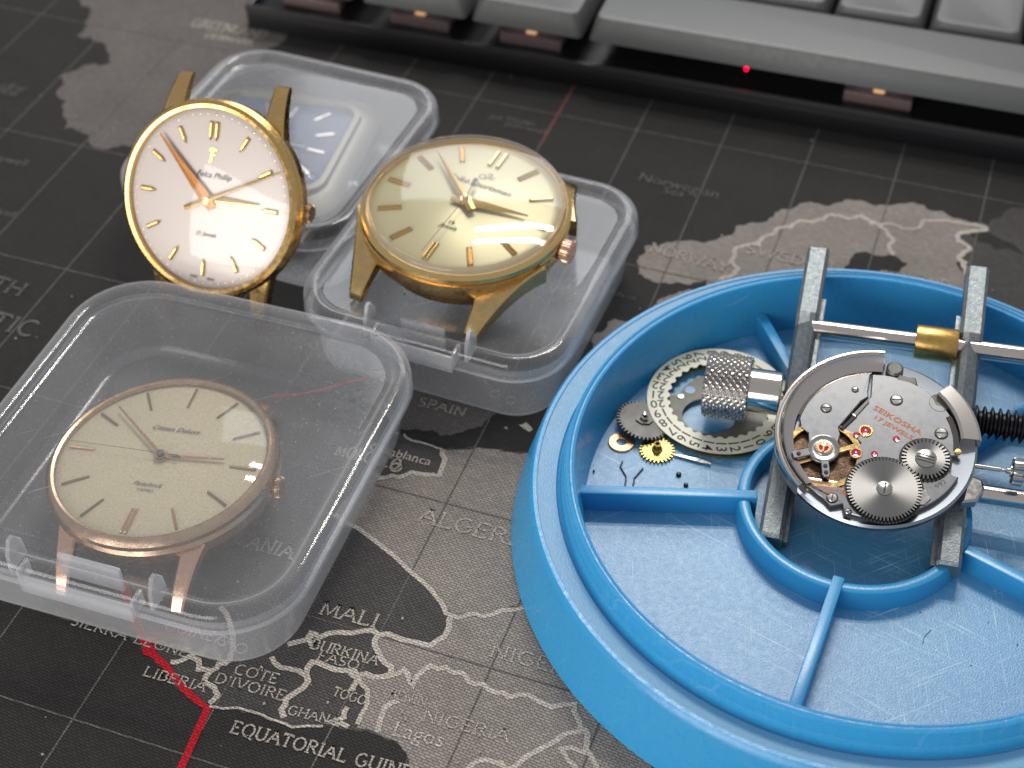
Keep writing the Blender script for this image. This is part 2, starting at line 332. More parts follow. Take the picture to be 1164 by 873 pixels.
# land masses
land([(89, -60), (89, 0), (102, 18), (87, 42), (112, 48), (125, 62), (118, 74), (93, 76), (67, 87), (64, 107), (73, 147), (100, 158), (118, 170), (138, 165), (170, 160), (230, 110), (300, 60), (330, 20), (330, -60)], 2, .003, .12, 3, 5)
land([(92, 56), (105, 52), (120, 60), (112, 68), (96, 66)], 0, .005, .05, 2, 4)
land([(725, 300), (733, 280), (768, 274), (827, 268), (854, 253), (882, 241), (905, 235), (928, 231), (960, 227), (1006, 233), (1049, 233), (1073, 241), (1123, 257), (1088, 270), (1102, 284), (1090, 294), (1100, 315), (1090, 420), (830, 380), (803, 317), (792, 321), (761, 323), (725, 311)], 1, .003, .10, 3, 9)
land([(1123, 257), (1088, 270), (1102, 284), (1090, 294), (1100, 315), (1100, 400), (1300, 480), (1300, 270), (1180, 235), (1150, 236)], 3, .004, .06, 2, 2)
land([(1103, 262), (1130, 268), (1164, 290), (1130, 283), (1112, 275)], 0, .005, .05, 2, 2)
land([(960, 303), (967, 294), (983, 286), (1010, 290), (1032, 300), (1020, 330), (960, 340)], 0, .006, .05, 2, 8)
land([(672, 387), (690, 366), (712, 366), (722, 380), (690, 397), (672, 402)], 1, .003, .05, 3, 8)
land([(742, 350), (757, 338), (790, 330), (810, 328), (760, 362), (742, 364)], 1, .003, .05, 3, 6)
land([(451, 446), (451, 488), (462, 489), (476, 488), (493, 490), (512, 495), (528, 490), (548, 485), (559, 473), (570, 462), (560, 440), (530, 410), (470, 405)], 2, .003, .04, 2, 6)
land([(590, 483), (598, 480), (606, 488), (602, 491)], 4, .003, .03, 1, 3)
land([(572, 486), (576, 485), (577, 488)], 4, .003, .01, 0, 3)
AF_COAST = [(60, 700), (110, 712), (158, 733), (185, 760), (207, 787), (238, 803), (270, 805), (298, 813), (315, 820), (332, 827), (367, 826), (397, 829), (432, 836), (451, 843), (462, 856), (464, 873), (470, 960), (760, 960), (840, 700), (760, 500), (601, 515), (581, 514), (565, 511), (544, 509), (524, 511), (503, 511), (491, 507), (468, 501), (459, 494), (452, 490), (440, 488), (330, 480), (100, 560)]
land(AF_COAST, 3, .003, .03, 2, 12)
land([(503, 511), (523, 511), (544, 509), (565, 511), (581, 514), (601, 515), (700, 520), (760, 600), (700, 720), (595, 690), (570, 693), (549, 700), (532, 698), (513, 700), (505, 691), (482, 663), (449, 633), (406, 600), (380, 585), (400, 560), (439, 543), (453, 543), (468, 537), (487, 540), (499, 541), (506, 522)], 1, .0045, .02, 1, 4)
land([(430, 722), (450, 725), (471, 730), (490, 734), (505, 723), (513, 702), (532, 698), (549, 700), (570, 693), (595, 690), (700, 720), (760, 958), (472, 958), (465, 873), (462, 856), (451, 843), (432, 836), (405, 828), (417, 803), (417, 785), (407, 768), (424, 770), (443, 768), (445, 759), (432, 747), (426, 734)], 1, .0045, .02, 1, 5)
for b, ww in (([(819, 319), (839, 305), (831, 298), (837, 282), (862, 278), (882, 261), (909, 251), (940, 245), (963, 249), (979, 245), (1006, 261), (1010, 280), (1014, 290)], .06),
    ([(979, 245), (1006, 255), (1038, 261), (1053, 251), (1084, 253), (1123, 260)], .05), ([(1123, 260), (1088, 270), (1102, 284), (1090, 294), (1100, 314)], .07),
    ([(380, 585), (406, 600), (449, 633), (482, 663), (497, 680), (505, 692), (513, 700), (532, 699), (549, 701), (570, 694), (600, 690)], .055),
    ([(513, 700), (511, 712), (505, 724), (490, 734), (471, 730), (451, 725), (430, 722), (416, 717), (384, 719), (363, 725), (355, 720), (338, 730), (327, 733)], .065),
    ([(503, 511), (506, 522), (499, 541), (487, 540), (468, 537), (453, 543), (439, 543), (420, 550)], .06),
    ([(430, 722), (426, 734), (432, 747), (445, 759), (443, 768), (424, 770), (407, 768), (397, 763), (367, 756), (355, 753), (348, 767), (345, 782), (325, 795), (320, 807), (323, 816)], .065),
    ([(355, 720), (351, 728), (355, 734)], .06), ([(309, 747), (319, 759), (340, 763), (348, 768)], .06), ([(397, 763), (407, 771), (401, 782), (399, 786)], .06), ([(407, 768), (418, 785), (417, 803), (406, 824)], .05),
    ([(395, 804), (391, 816), (374, 822), (386, 822), (396, 827)], .055), ([(454, 797), (437, 805), (432, 820), (430, 833)], .06), ([(444, 768), (460, 761), (465, 771), (468, 780), (476, 767), (490, 757), (507, 759), (524, 765), (532, 775), (549, 778), (566, 788), (578, 793), (591, 790), (608, 795), (627, 804), (654, 801), (656, 816), (660, 828), (668, 836), (666, 853), (673, 862), (680, 880)], .06),
    ([(520, 880), (541, 866), (553, 864), (570, 868), (578, 880)], .06), ([(570, 880), (599, 860), (624, 847), (641, 835), (662, 832)], .06), ([(641, 858), (637, 852), (650, 850), (666, 856)], .05), ([(641, 855), (652, 870), (660, 880)], .05),
    ([(194, 753), (207, 751), (217, 746), (226, 751), (226, 761), (240, 763), (249, 755), (262, 750), (265, 740), (261, 707), (250, 690)], .06), ([(240, 763), (232, 776), (244, 782), (248, 791), (238, 800)], .06), ([(238, 803), (270, 805), (298, 813), (315, 820), (332, 827), (367, 826)], .03), ([(459, 494), (468, 501), (491, 507), (503, 511)], .03)):
    border(b, ww, lvl=3 if b[0][1] < 330 else 1, amp=.05 if b[0][1] < 330 else .025)
# meridians and parallels of the printed grid
E1 = Vector((cos(GRID), sin(GRID))); E2 = Vector((-sin(GRID), cos(GRID)))
for k in range(-14, 12):
    u = -4.88+1.728*k
    if k == -2:
        ribbon(mb, [E1*(-8.29)+E2*2, E1*(-8.29)+E2*24.5], .028, .007, 5); ribbon(mb, [E1*(-8.29)+E2*24.5, E1*(-8.29)+E2*44], .04, .0075, 7); continue
    ribbon(mb, [E1*u+E2*2, E1*u+E2*44], .028, .007, 5)
for v in (6.9, 9.6, 12.3, 15.0, 18.04, 21.5, 25.6, 30.6, 37): ribbon(mb, [E1*-30+E2*v, E1*26+E2*v], .028, .0075, 5)
# red route
RED = [G(*p) for p in ((190, 905), (206, 873), (236, 806), (218, 792), (202, 775), (188, 757), (170, 740))]
ribbon(mb, RED, .11, .012, 6)
face(mb, [mb.verts.new((RED[-1].x+x, RED[-1].y+y, .013)) for x, y in circ(0, 0, .10, 20)], 6)
ribbon(mb, [G(*p) for p in ((170, 740), (158, 715), (148, 690), (139, 660))], .13, .014, 6)
ribbon(mb, [G(*p) for p in ((310, 452), (350, 447), (400, 434), (445, 424))], .06, .014, 6)
# serif capitals drawn with strokes
def arc(cx, cy, rx, ry, a0, a1, n=8): return [(cx+rx*cos(radians(a0+(a1-a0)*i/n)), cy+ry*sin(radians(a0+(a1-a0)*i/n))) for i in range(n+1)]
GL = {
 'A': (.8, [[(0.02, 0), (.4, 1)], [(.4, 1), (.78, 0)], [(.18, .36), (.62, .36)]]), 'B': (.66, [[(.1, 0), (.1, 1)], [(.1, 1)]+arc(.32, .76, .24, .24, 90, -90)+[(.1, .52)], [(.1, .52)]+arc(.34, .26, .28, .26, 90, -90)+[(.1, 0)]]),
 'C': (.74, [arc(.42, .5, .36, .5, 50, 310, 14)]), 'D': (.78, [[(.1, 0), (.1, 1)], [(.1, 1)]+arc(.3, .5, .42, .5, 90, -90, 10)+[(.1, 0)]]),
 'E': (.62, [[(.1, 0), (.1, 1)], [(.1, 1), (.55, 1), (.55, .86)], [(.1, .52), (.45, .52)], [(.1, 0), (.56, 0), (.56, .15)]]), 'F': (.6, [[(.1, 0), (.1, 1)], [(.1, 1), (.55, 1), (.55, .86)], [(.1, .52), (.42, .52)]]),
 'G': (.8, [arc(.42, .5, .36, .5, 50, 330, 14)+[(.74, .45)], [(.5, .45), (.78, .45)]]), 'H': (.8, [[(.1, 0), (.1, 1)], [(.7, 0), (.7, 1)], [(.1, .52), (.7, .52)]]), 'I': (.28, [[(.14, 0), (.14, 1)]]),
 'J': (.4, [[(.26, 1), (.26, .1), (.05, -.1)]]), 'K': (.74, [[(.1, 0), (.1, 1)], [(.66, 1), (.12, .5)], [(.3, .62), (.7, 0)]]), 'L': (.6, [[(.1, 0), (.1, 1)], [(.1, 0), (.56, 0), (.56, .17)]]),
 'M': (.95, [[(.1, 0), (.14, 1)], [(.14, 1), (.47, .1), (.8, 1)], [(.8, 1), (.85, 0)]]), 'N': (.8, [[(.1, 0), (.1, 1)], [(.1, 1), (.7, 0)], [(.7, 0), (.7, 1)]]), 'O': (.86, [arc(.43, .5, .37, .5, 0, 360, 18)]),
 'P': (.6, [[(.1, 0), (.1, 1)], [(.1, 1)]+arc(.3, .74, .26, .26, 90, -90)+[(.1, .48)]]), 'Q': (.86, [arc(.43, .5, .37, .5, 0, 360, 18), [(.45, .1), (.85, -.18)]]), 'R': (.7, [[(.1, 0), (.1, 1)], [(.1, 1)]+arc(.3, .76, .26, .24, 90, -90)+[(.1, .52)], [(.34, .5), (.68, 0)]]),
 'S': (.58, [arc(.29, .75, .2, .25, 40, 270, 8)+arc(.29, .25, .22, .25, 90, -140, 8)]), 'T': (.68, [[(.34, 0), (.34, 1)], [(.03, .85), (.03, 1), (.65, 1), (.65, .85)]]), 'U': (.78, [[(.1, 1), (.1, .3)]+arc(.39, .3, .29, .3, 180, 360, 8)+[(.68, 1)]]),
 'V': (.78, [[(.04, 1), (.4, 0)], [(.4, 0), (.75, 1)]]), 'W': (1.1, [[(.04, 1), (.3, 0), (.55, .95)], [(.55, .95), (.8, 0), (1.06, 1)]]), 'Y': (.72, [[(.05, 1), (.36, .5), (.68, 1)], [(.36, .5), (.36, 0)]]), "'": (.2, [[(.1, 1), (.1, .75)]]), ' ': (.4, []), '.': (.25, [[(.1, 0), (.1, .12)]])}
def stroke_text(bm, s, A, B, h, z, mi, wd=.16):
    W = sum(GL[c][0]+.1 for c in s)-.1; ex = (B-A); L = ex.length; ex = ex/L; ey = Vector((-ex.y, ex.x)); sx = L/W; x = 0
    for ch in s:
        wch, st = GL[ch]
        for pl in st:
            pts = [A+ex*((x+p[0])*sx)+ey*(p[1]*h) for p in pl]; ribbon(bm, pts, wd*h, z, mi)
            for e, o2 in ((pl[0], pl[1]), (pl[-1], pl[-2])):
                if e[1] in (0, 1) and abs(e[0]-o2[0]) < .45*abs(e[1]-o2[1])+1e-6 and abs(e[1]-o2[1]) > .3:
                    c = A+ex*((x+e[0])*sx)+ey*(e[1]*h); hw = .15*h; ribbon(bm, [c-ex*hw, c+ex*hw], .09*h, z+.0003, mi)
        x += wch+.1
def map_text(s, p0, p1, hpx, mi=8, z=.0165, wd=.15):
    A = G(*p0).to_2d(); B = G(*p1).to_2d(); k = abs((G(p0[0], p0[1]-hpx).to_2d()-A).length)
    stroke_text(mb, s, A, B, k*.9, z, mi, wd)
for a in (('ALGERIA', (474, 592), (606, 627), 17), ('MALI', (362, 698), (427, 714), 16), ('SPAIN', (474, 461), (527, 474), 10), ('NIGER', (556, 746), (642, 768), 16), ('NIGERIA', (479, 819), (577, 844), 14), ('BENIN', (441, 793), (483, 804), 11), ('BURKINA', (352, 737), (428, 757), 12),
    ('FASO', (360, 750), (406, 762), 11), ('TOGO', (377, 791), (414, 802), 11), ('GHANA', (326, 812), (384, 826), 11), ("CÔTE".replace('Ô', 'O'), (265, 766), (314, 778), 12), ("D'IVOIRE", (243, 776), (322, 797), 12), ('LIBERIA', (162, 768), (232, 787), 11), ('SIERRA LEONE', (79, 710), (212, 748), 10), ('EQUATORIAL GUINEA', (261, 833), (480, 890), 15),
    ('MAURITANIA', (200, 600), (330, 636), 15), ('GUINEA', (186, 716), (256, 733), 11), ('MOROCCO', (380, 517), (452, 535), 13)): map_text(*a)
ribbon(mb, [G(*p) for p in ((293, 764), (297, 758), (301, 765))], .02, .0165, 4)
map_text('NORWAY', (737, 286), (826, 310), 11, 8, wd=.13); map_text('SWEDEN', (846, 287), (945, 310), 11, 8, wd=.13); map_text('FINLAND', (1000, 318), (1080, 330), 11, 8, wd=.13)
map_text('NORTH', (-72, 312), (22, 337), 14, 5); map_text('ATLANTIC.', (-125, 345), (45, 386), 17, 5); map_text('GREENLAND', (216, 30), (300, 44), 9, 8, wd=.12)
map_text('DENMARK', (232, 43), (286, 52), 6, 4, wd=.12)
def map_small(s, p0, p1, mi=5, z=.0165):
    A = G(*p0).to_2d(); B = G(*p1).to_2d(); b = text_bm(s, 1, 'LEFT', res=2); W = max(v.co.x for v in b.verts); sc = (B-A).length/W; ex = (B-A).normalized(); ey = Vector((-ex.y, ex.x))
    for v in b.verts: q = A+ex*v.co.x*sc+ey*v.co.y*sc*1.05; v.co = Vector((q.x, q.y, z))
    for f in b.faces: f.material_index = mi
    return merge(mb, b)
for a in (('Norwegian', (724, 205), (815, 226)), ('Sea', (752, 220), (776, 225)), ('Jan Mayen', (556, 135), (607, 144)), ('(Norway)', (572, 144), (620, 153)), ('Labrador', (-38, 94), (28, 106)), ('Sea', (-12, 104), (18, 110)), ('Cape Farewell', (-60, 172), (28, 190)), ('Newfoundland', (-70, 228), (14, 248)), ('Casablanca', (418, 512), (488, 530), 4), ('Lagos', (444, 836), (502, 850), 4), ('Faroe', (700, 337), (722, 342)), ('Iceland', (20, 620), (60, 628))):
    mb = map_small(*a)
for px, py, r in ((450, 532, .085), (250, 712, .0)):
    if r:
        c = G(px, py); P = circ(c.x, c.y, r, 20); ribbon(mb, P+[P[0], P[1]], .035, .017, 4)
    
o = obj('desk_mat', mb, MATS, None, smooth=False); tag(o, kind='structure')
# ------------------------------------------------------------ keyboard
KA = Vector((-5.237, 30.1815, 0)); KD = Vector((.94573, -.32496, 0)); KN = Vector((.32496, .94573, 0))
KM = frame(KA, KD, KN, Vector((0, 0, 1)))
kb = empty('keyboard', 'black mechanical keyboard with pale grey keycaps along the far edge of the map mat', 'keyboard', KM)
CASE = mat('keyboard_case', (.012, .012, .013), .32, 0, (30, .1)); RIM = mat('keyboard_rim', (.07, .065, .065), .30, .5)
CAPM = mat('keycap', (.088, .092, .088), .42, 0, (60, .15), rvar=.06); LEG = mat('keycap_legend', (.85, .85, .85), .5)
SWH = mat('switch_housing', (.16, .115, .11), .2, 0, (25, .4), coat=.5); LEDW = mat('switch_led', (1, .6, .3), .3, emit=((1, .5, .25), .35)); LEDR = mat('red_led', (1, 0, .02), .3, emit=((1, 0, .03), 4))
b = box(-.5, 27, 0.02, 9, .0, .42, .06); obj('case', b, CASE, kb)
b = box(-.5, 27, 0, .09, .42, .60, .03); b = box(-.5, -.36, .09, 9, .42, .60, .03, b); obj('case_rim', b, RIM, kb)
b = box(-.34, 27, .11, 8.9, .421, .46, .01); obj('switch_plate', b, CASE, kb)
def keycap(s0, s1, n0, n1, h=.5, legend=None):
    b = bmesh.new(); z0 = 1.05; tp = .10
    def rr(a0, a1, c0, c1, r, z, k=4):
        out = []
        for cx, cy, q in ((a1-r, c1-r, 0), (a0+r, c1-r, 90), (a0+r, c0+r, 180), (a1-r, c0+r, 270)):
            out += [(cx+r*cos(radians(q+90*i/k)), cy+r*sin(radians(q+90*i/k)), z) for i in range(k+1)]
        return out
    R = [rr(s0+.06, s1-.06, n0+.06, n1-.06, .08, z0), rr(s0, s1, n0, n1, .1, z0), rr(s0+.02, s1-.02, n0+.02, n1-.03, .11, z0+.1), rr(s0+tp, s1-tp, n0+tp, n1-tp*1.5, .16, z0+h-.06), rr(s0+tp+.03, s1-tp-.03, n0+tp+.03, n1-tp*1.5-.03, .17, z0+h-.012), rr(s0+tp+.09, s1-tp-.09, n0+tp+.09, n1-tp*1.5-.09, .16, z0+h)]
    if s1-s0 < 3: R += [rr(s0+.4, s1-.4, n0+.35, n1-.4, .2, z0+h-.035)]
    loops(b, R, True, True, True); o = obj('keycap', b, CAPM, kb)
    if legend:
        t = text_bm(legend, .38)
        for v in t.verts: v.co = Vector((v.co.x+(s0+s1)/2, v.co.y+n0+.75, z0+h-.02+.012))
        obj('legend', t, LEG, o, False)
def switch(s, n):
    b = box(s-.68, s+.68, n-.66, n+.66, .461, .72, .05); b = box(s-.52, s+.52, n-.52, n+.52, .72, 1.04, .12, b)
    o = obj('switch', b, SWH, kb); b = box(s-.11, s+.11, n-.58, n-.45, .73, .79, .02); obj('switch_led', b, LEDW, o)
row0 = [(-.3, 2.05), (2.2, 4.58), (4.66, 7.1), (7.2, 19.1), (19.2, 21.5), (21.6, 23.9), (24, 26.3)]
for s0, s1 in row0:
    keycap(s0+.03, s1-.03, .18, 2.0)
    for s in ([(s0+s1)/2] if s1-s0 < 4 else [(s0+s1)/2]): switch(s, 1.12)
edges = [-.3, 4.0]+[4.0+1.95*k for k in range(1, 10)]+[25.9]
LG = ['', '', 'Z', 'X', 'C', 'V', 'B', '«', 'M', '<']
for r, (dy, off) in enumerate(((0, 0), (1.95, -.9), (3.9, -1.4))):
    ee = edges if r == 0 else [-.3]+[4.0+off+1.95*k for k in range(0, 12)]
    for k, (a, c) in enumerate(zip(ee, ee[1:])): keycap(a+.04, c-.04, 2.1+dy, 3.95+dy, .5+.04*r, '«' if (r == 0 and 14 < a < 15.8) else None)
b = lathe([(.035, .0), (.035, .06), (.0001, .07)], 12, (10.5, .34, .88)); obj('indicator_led', b, LEDR, kb)
# ------------------------------------------------------------ clear plastic boxes
PL_LID = clear_plastic('box_lid_plastic', .09, .85, .10); PL_BASE = clear_plastic('box_base_plastic', .12, .6, .2); PL_TAB = clear_plastic('box_tab_plastic', .26, .40, .14)
def rrect(hx, hy, r, z, k=10):
    out = []; r = max(r, .02)
    for cx, cy, q in ((hx-r, hy-r, 0), (-hx+r, hy-r, 90), (-hx+r, -hy+r, 180), (hx-r, -hy+r, 270)):
        out += [(cx+r*cos(radians(q+90*i/k)), cy+r*sin(radians(q+90*i/k)), z) for i in range(k+1)]
    return out
def plastic_box(label, cx, cy, yaw, hx, hy, r, H, inset, clasp=True):
    e = empty('storage_box', label, 'plastic box', Matrix.Translation((cx, cy, 0)) @ Matrix.Rotation(yaw, 4, 'Z'), 'clear hinged plastic boxes on the mat')
    b = bmesh.new()
    zt = H-.36
    pr = [(.10, zt+.10), (.10, zt-.02), (.03, zt-.04), (.03, zt-.09), (.12, zt-.11), (.16, zt-.3), (inset-.02, .16), (inset+.02, .07), (inset+.10, .022), (inset+.22, .02)]
    V = loops(b, [rrect(hx-d, hy-d, max(.2, r-d), z) for d, z in pr], True, False, False)
    f = face(b, V[-1])
    for f in b.faces:
        zs = [v.co.z for v in f.verts]
        if max(zs) < .165 and max(zs)-min(zs) > .01: f.material_index = 1
    # foot ring moulded under the base
    obj('box_base', b, [PL_BASE, PL_TAB], e, ang=60)
    b = bmesh.new()
    pr = [(.0, zt-.05), (-.02, zt+.0), (.0, zt+.06), (.0, H-.14), (.02, H-.07), (.07, H-.02), (.14, H), (.22, H-.01), (.27, H-.035), (.30, H-.10), (.34, H-.13), (.42, H-.135)]
    V = loops(b, [rrect(hx-d, hy-d, max(.2, r-d), z) for d, z in pr], True, False, False)
    for f in b.faces:
        zz = [v.co.z for v in f.verts]; dd = min(zz)
        if max(zz) <= zt+.001: f.material_index = 1
    face(b, V[-1]); lid = obj('lid', b, [PL_LID, PL_TAB], e, ang=60)
    if clasp:
        kx = hx*.30; y = -hy
        b = box(-kx, kx, y-.10, y-.03, zt-.05, H-.09, .025); obj('clasp', b, PL_TAB, lid)
        b = box(-kx*.55, kx*.55, y+.34, y+.40, H-.42, H+.05, .02); obj('latch_plate', b, PL_TAB, lid)
        for s in (-1, 1):
            pts = [(0, 0), (.40, 0), (.36, .34), (.24, .52), (.14, .52), (.03, .30)]
            b2 = prism(pts, -.035, .035, .012); b2.transform(Matrix.Translation((s*kx*1.25, y+.06, H-.24)) @ Matrix.Rotation(pi/2, 4, 'Z') @ Matrix.Rotation(pi/2, 4, 'X')); obj('clasp_rib', b2, PL_TAB, lid)
            b2 = box(s*kx-.03, s*kx+.03, y-.06, y+.2, H-.30, H-.01, .015); obj('clasp_rib', b2, PL_TAB, lid)
    for k in range(2): obj('mould_mark', lathe([(.07, .0), (.07, .018), (.09, .018), (.09, 0)], 20, (hx-.95-.3*k, -hy+.62+.04*k, .024)), PL_TAB, e)
    return e
plastic_box('largest clear plastic box in the foreground, closed over a rose gold watch', -5.036, 16.616, -.330, 2.958, 3.107, 1.27, 1.49, .27)
plastic_box('clear plastic box carrying a gold watch on its closed lid', -.608, 20.929, -.389, 2.374, 2.546, .99, 1.45, .20)
plastic_box('clear plastic box at the back holding a steel watch with a blue dial', -4.20, 24.24, -.391, 2.374, 2.546, .99, 1.50, .20, False)
# ------------------------------------------------------------ wrist watches
def pol(r, a):  # a clockwise from 12 in degrees
    return (r*sin(radians(a)), r*cos(radians(a)))
def bar_marker(r0, r1, wd, a, z, h, split=0, mat_=HANDG, bevelled=True, pointed=False):
    b = bmesh.new()
    for s in ((-1, 1) if split else (0,)):
        off = s*split; ww = wd
        if pointed: pts = [(-ww/2+off, r0+.06), (off, r0-.02), (ww/2+off, r0+.06), (ww/2+off, r1), (-ww/2+off, r1)]
        else: pts = [(-ww/2+off, r0), (ww/2+off, r0), (ww/2+off, r1), (-ww/2+off, r1)]
        prism(pts, z, z+h, h*.45, b)
    b.transform(Matrix.Rotation(-radians(a), 4, 'Z')); return b
def hand(length, tail, w0, w1, a, z, mat_, parent, name, hub=.07, ridge=.02, wt=None):
    b = bmesh.new(); wt = w0 if wt is None else wt
    pts = [(-wt/2, -tail), (-w0/2, 0), (-w1/2, length), (w1/2, length), (w0/2, 0), (wt/2, -tail)]
    V = [b.verts.new((x, y, z)) for x, y in pts]; c = [b.verts.new((0, y, z+ridge)) for y in (-tail, 0, length)]
    face(b, (V[0], c[0], c[1], V[1])); face(b, (V[1], c[1], c[2], V[2])); face(b, (V[5], V[4], c[1], c[0])); face(b, (V[4], V[3], c[2], c[1])); face(b, (V[2], c[2], V[3])); face(b, (V[0], V[5], c[0])); face(b, V)
    lathe([(hub, z), (hub, z+.015), (.0001, z+.02)], 20, bm=b); bmesh.ops.recalc_face_normals(b, faces=b.faces[:])
    b.transform(Matrix.Rotation(-radians(a), 4, 'Z')); return obj(name, b, mat_, parent, ang=15)
def crown(parent, r0, a, z, rad, ln, m, ribs=18, stem=.1, sleeve=.3):
    b = bmesh.new(); n = ribs*4; rings = []
    for x, k in ((0, .82), (.02, .98), (ln*.8, 1.0), (ln, .86)):
        rings.append([(x, (rad*k*(1-(.11 if (i//2) % 2 else 0)))*cos(2*pi*i/n), (rad*k*(1-(.11 if (i//2) % 2 else 0)))*sin(2*pi*i/n)) for i in range(n)])
    loops(b, rings, True, True, True); rodx(-stem-sleeve, 0.01, 0, 0, rad*.45, bm=b); bmesh.ops.recalc_face_normals(b, faces=b.faces[:])
    b.transform(Matrix.Rotation(-radians(a), 4, 'Z') @ Matrix.Translation((0, r0+stem, z)) @ Matrix.Rotation(pi/2, 4, 'Z')); return obj('crown', b, m, parent)
def lug(parent, a, m, R, side, reach=.95, drop=.55, w0=.36, w1=.17, th=.26, z0=-.22, name='lug', rootx=.60, y0=.62, tipx=.52):
    """curved horn from the case side going out and down; a = clock angle of the strap end"""
    b = bmesh.new(); S = []; n = 14; x0 = side*R*rootx; x1 = side*R*tipx
    for i in range(n+1):
        t = i/n; y = R*y0+(R*(.82-y0)+reach)*t; x = x0+(x1-x0)*t**.8; z = z0-drop*t**1.9; ww = (w0+(w1-w0)*t)*(1.25-.25*t); hh = th*(1.15-.45*t)
        if i == n: hh *= .7; z -= .02
        c = .03
        sec = [(-ww/2, -hh), (ww/2, -hh), (ww/2, -c), (ww/2-c, 0), (-ww/2+c, 0), (-ww/2, -c)]
        S.append([(x+p, y, z+q) for p, q in sec])
    loops(b, S, True, True, True); bmesh.ops.recalc_face_normals(b, faces=b.faces[:]); b.transform(Matrix.Rotation(-radians(a), 4, 'Z')); return obj(name, b, m, parent, ang=25)
def watch_case(e, R, body, bez, m, prof_b, prof_z, crystal_h, Rc, zc, ex=2.6):
    obj('case_body', lathe(prof_b, 96, cap0=True), m, e, ang=28)
    obj('bezel', lathe(prof_z, 96), bez, e, ang=28)
    n = 14; pr = [(Rc, zc-.10), (Rc, zc)]+[(Rc*(1-(i/n)**1.0*1.0) if i < n else .0001, zc+crystal_h*(1-(1-i/n)**ex)) for i in range(1, n+1)]
    obj('crystal', lathe(pr, 96), CRYSTAL, e, ang=50)
def dial_text(parent, lines, a, m, zz, name='dial_lettering'):
    for s, x, y, size, sh in lines:
        t = text_bm(s, size, 'CENTER', sh, 2, bold=.0012)
        for v in t.verts: v.co = Vector((v.co.x+x, v.co.y+y-size*.35, zz))
        t.transform(Matrix.Rotation(-radians(a), 4, 'Z')); obj(name, t, m, parent, False)
# --- gold watch lying on the middle box
DIAL_S = mat('silver_sunburst_dial', (.52, .47, .30), .42, .3, None, aniso=.75)
g = empty('wrist_watch', 'gold watch with champagne sunburst dial lying flat on top of a closed plastic box', 'watch', nframe((-.727, 20.884, 2.34), (.005, -.076, .997)), 'vintage watches without straps')
A = 26.5
watch_case(g, 1.76, None, GOLD, GOLDW, [(1.30, -.86), (1.50, -.82), (1.56, -.72), (1.60, -.55), (1.68, -.50), (1.745, -.44), (1.765, -.30), (1.76, -.16), (1.70, -.13), (1.60, -.12)],
    [(1.62, -.135), (1.745, -.12), (1.775, -.07), (1.765, -.01), (1.72, .03), (1.685, .04), (1.675, .0)], .12, 1.675, .14, 3.2)
obj('crystal_rim', lathe([(1.685, .02), (1.69, .12), (1.675, .15), (1.62, .17), (1.60, .155), (1.61, .06), (1.62, .02)], 96), clear_plastic('crystal_rim_acrylic', .10, .35, .05, (.95, .88, .80)), g, ang=50)
obj('dial', lathe([(1.63, -.02), (1.54, .01), (1.44, .045), (.02, .06), (.0001, .06)], 96), DIAL_S, g)
obj('rehaut', lathe([(1.67, .02), (1.63, .0), (1.62, -.03)], 96), GOLD, g)
for k in range(12):
    a = A+30*k
    if k == 0: m_ = bar_marker(1.02, 1.42, .07, a, .05, .045, .075)
    elif k == 6: m_ = bar_marker(1.05, 1.45, .045, a, .05, .04, .035)
    else: m_ = bar_marker(1.06, 1.46, .075 if k in (2, 3) else .04, a, .045, .045, 0 if k in (2, 3) else .027)
    obj('hour_marker', m_, HANDG, g, ang=20)
hand(1.10, .26, .22, .03, A+84, .115, HANDG, g, 'hour_hand', .10, .022, .14); hand(1.32, .28, .18, .02, A-48.5, .155, HANDG, g, 'minute_hand', .09, .022, .13); hand(1.45, .0, .014, .008, A+182, .195, INKG, g, 'second_hand', .055, .004)
b = bmesh.new(); ribbon(b, [(0, 0), (0, .36)], .02, .199); ribbon(b, [(0, .30), (0, .5)], .075, .199); b.transform(Matrix.Rotation(-radians(A+2-8), 4, 'Z')); obj('second_hand_tail', b, INKG, g, False)
b = lathe([(.05, .15), (.05, .235), (.03, .25), (.0001, .25)], 20); obj('hand_hub', b, HANDG, g)
dial_text(g, [('Seiko Sportsman', 0, .52, .17, .45), ('19', 0, -.52, .12, 0), ('Jewels', 0, -.63, .12, .3)], A, INKB, .070)
b = bmesh.new(); ribbon(b, circ(-.05, .72, .055, 14, end=True), .012, .067); ribbon(b, [(-.01, .69), (.06, .74), (.1, .8), (.06, .84), (.01, .8)], .014, .0675); ribbon(b, [(.06, .74), (.13, .72), (.16, .78)], .012, .068); b.transform(Matrix.Rotation(-radians(A), 4, 'Z')); obj('dial_emblem', b, INKG, g, False)
b = bmesh.new(); ribbon(b, [(.38, -1.55), (.2, -1.35), (.12, -1.22)], .01, .12)
crown(g, 1.74, A+90, -.26, .20, .20, ROSE, 14, .02)
for s in (-1, 1):
    lug(g, A+180, GOLDW, 1.76, s, .55, .56, .74, .22, .30, -.15, rootx=.74, y0=.34, tipx=.60); lug(g, A, GOLDW, 1.76, s, .55, .5, .74, .22, .30, -.15, rootx=.74, y0=.34, tipx=.60)
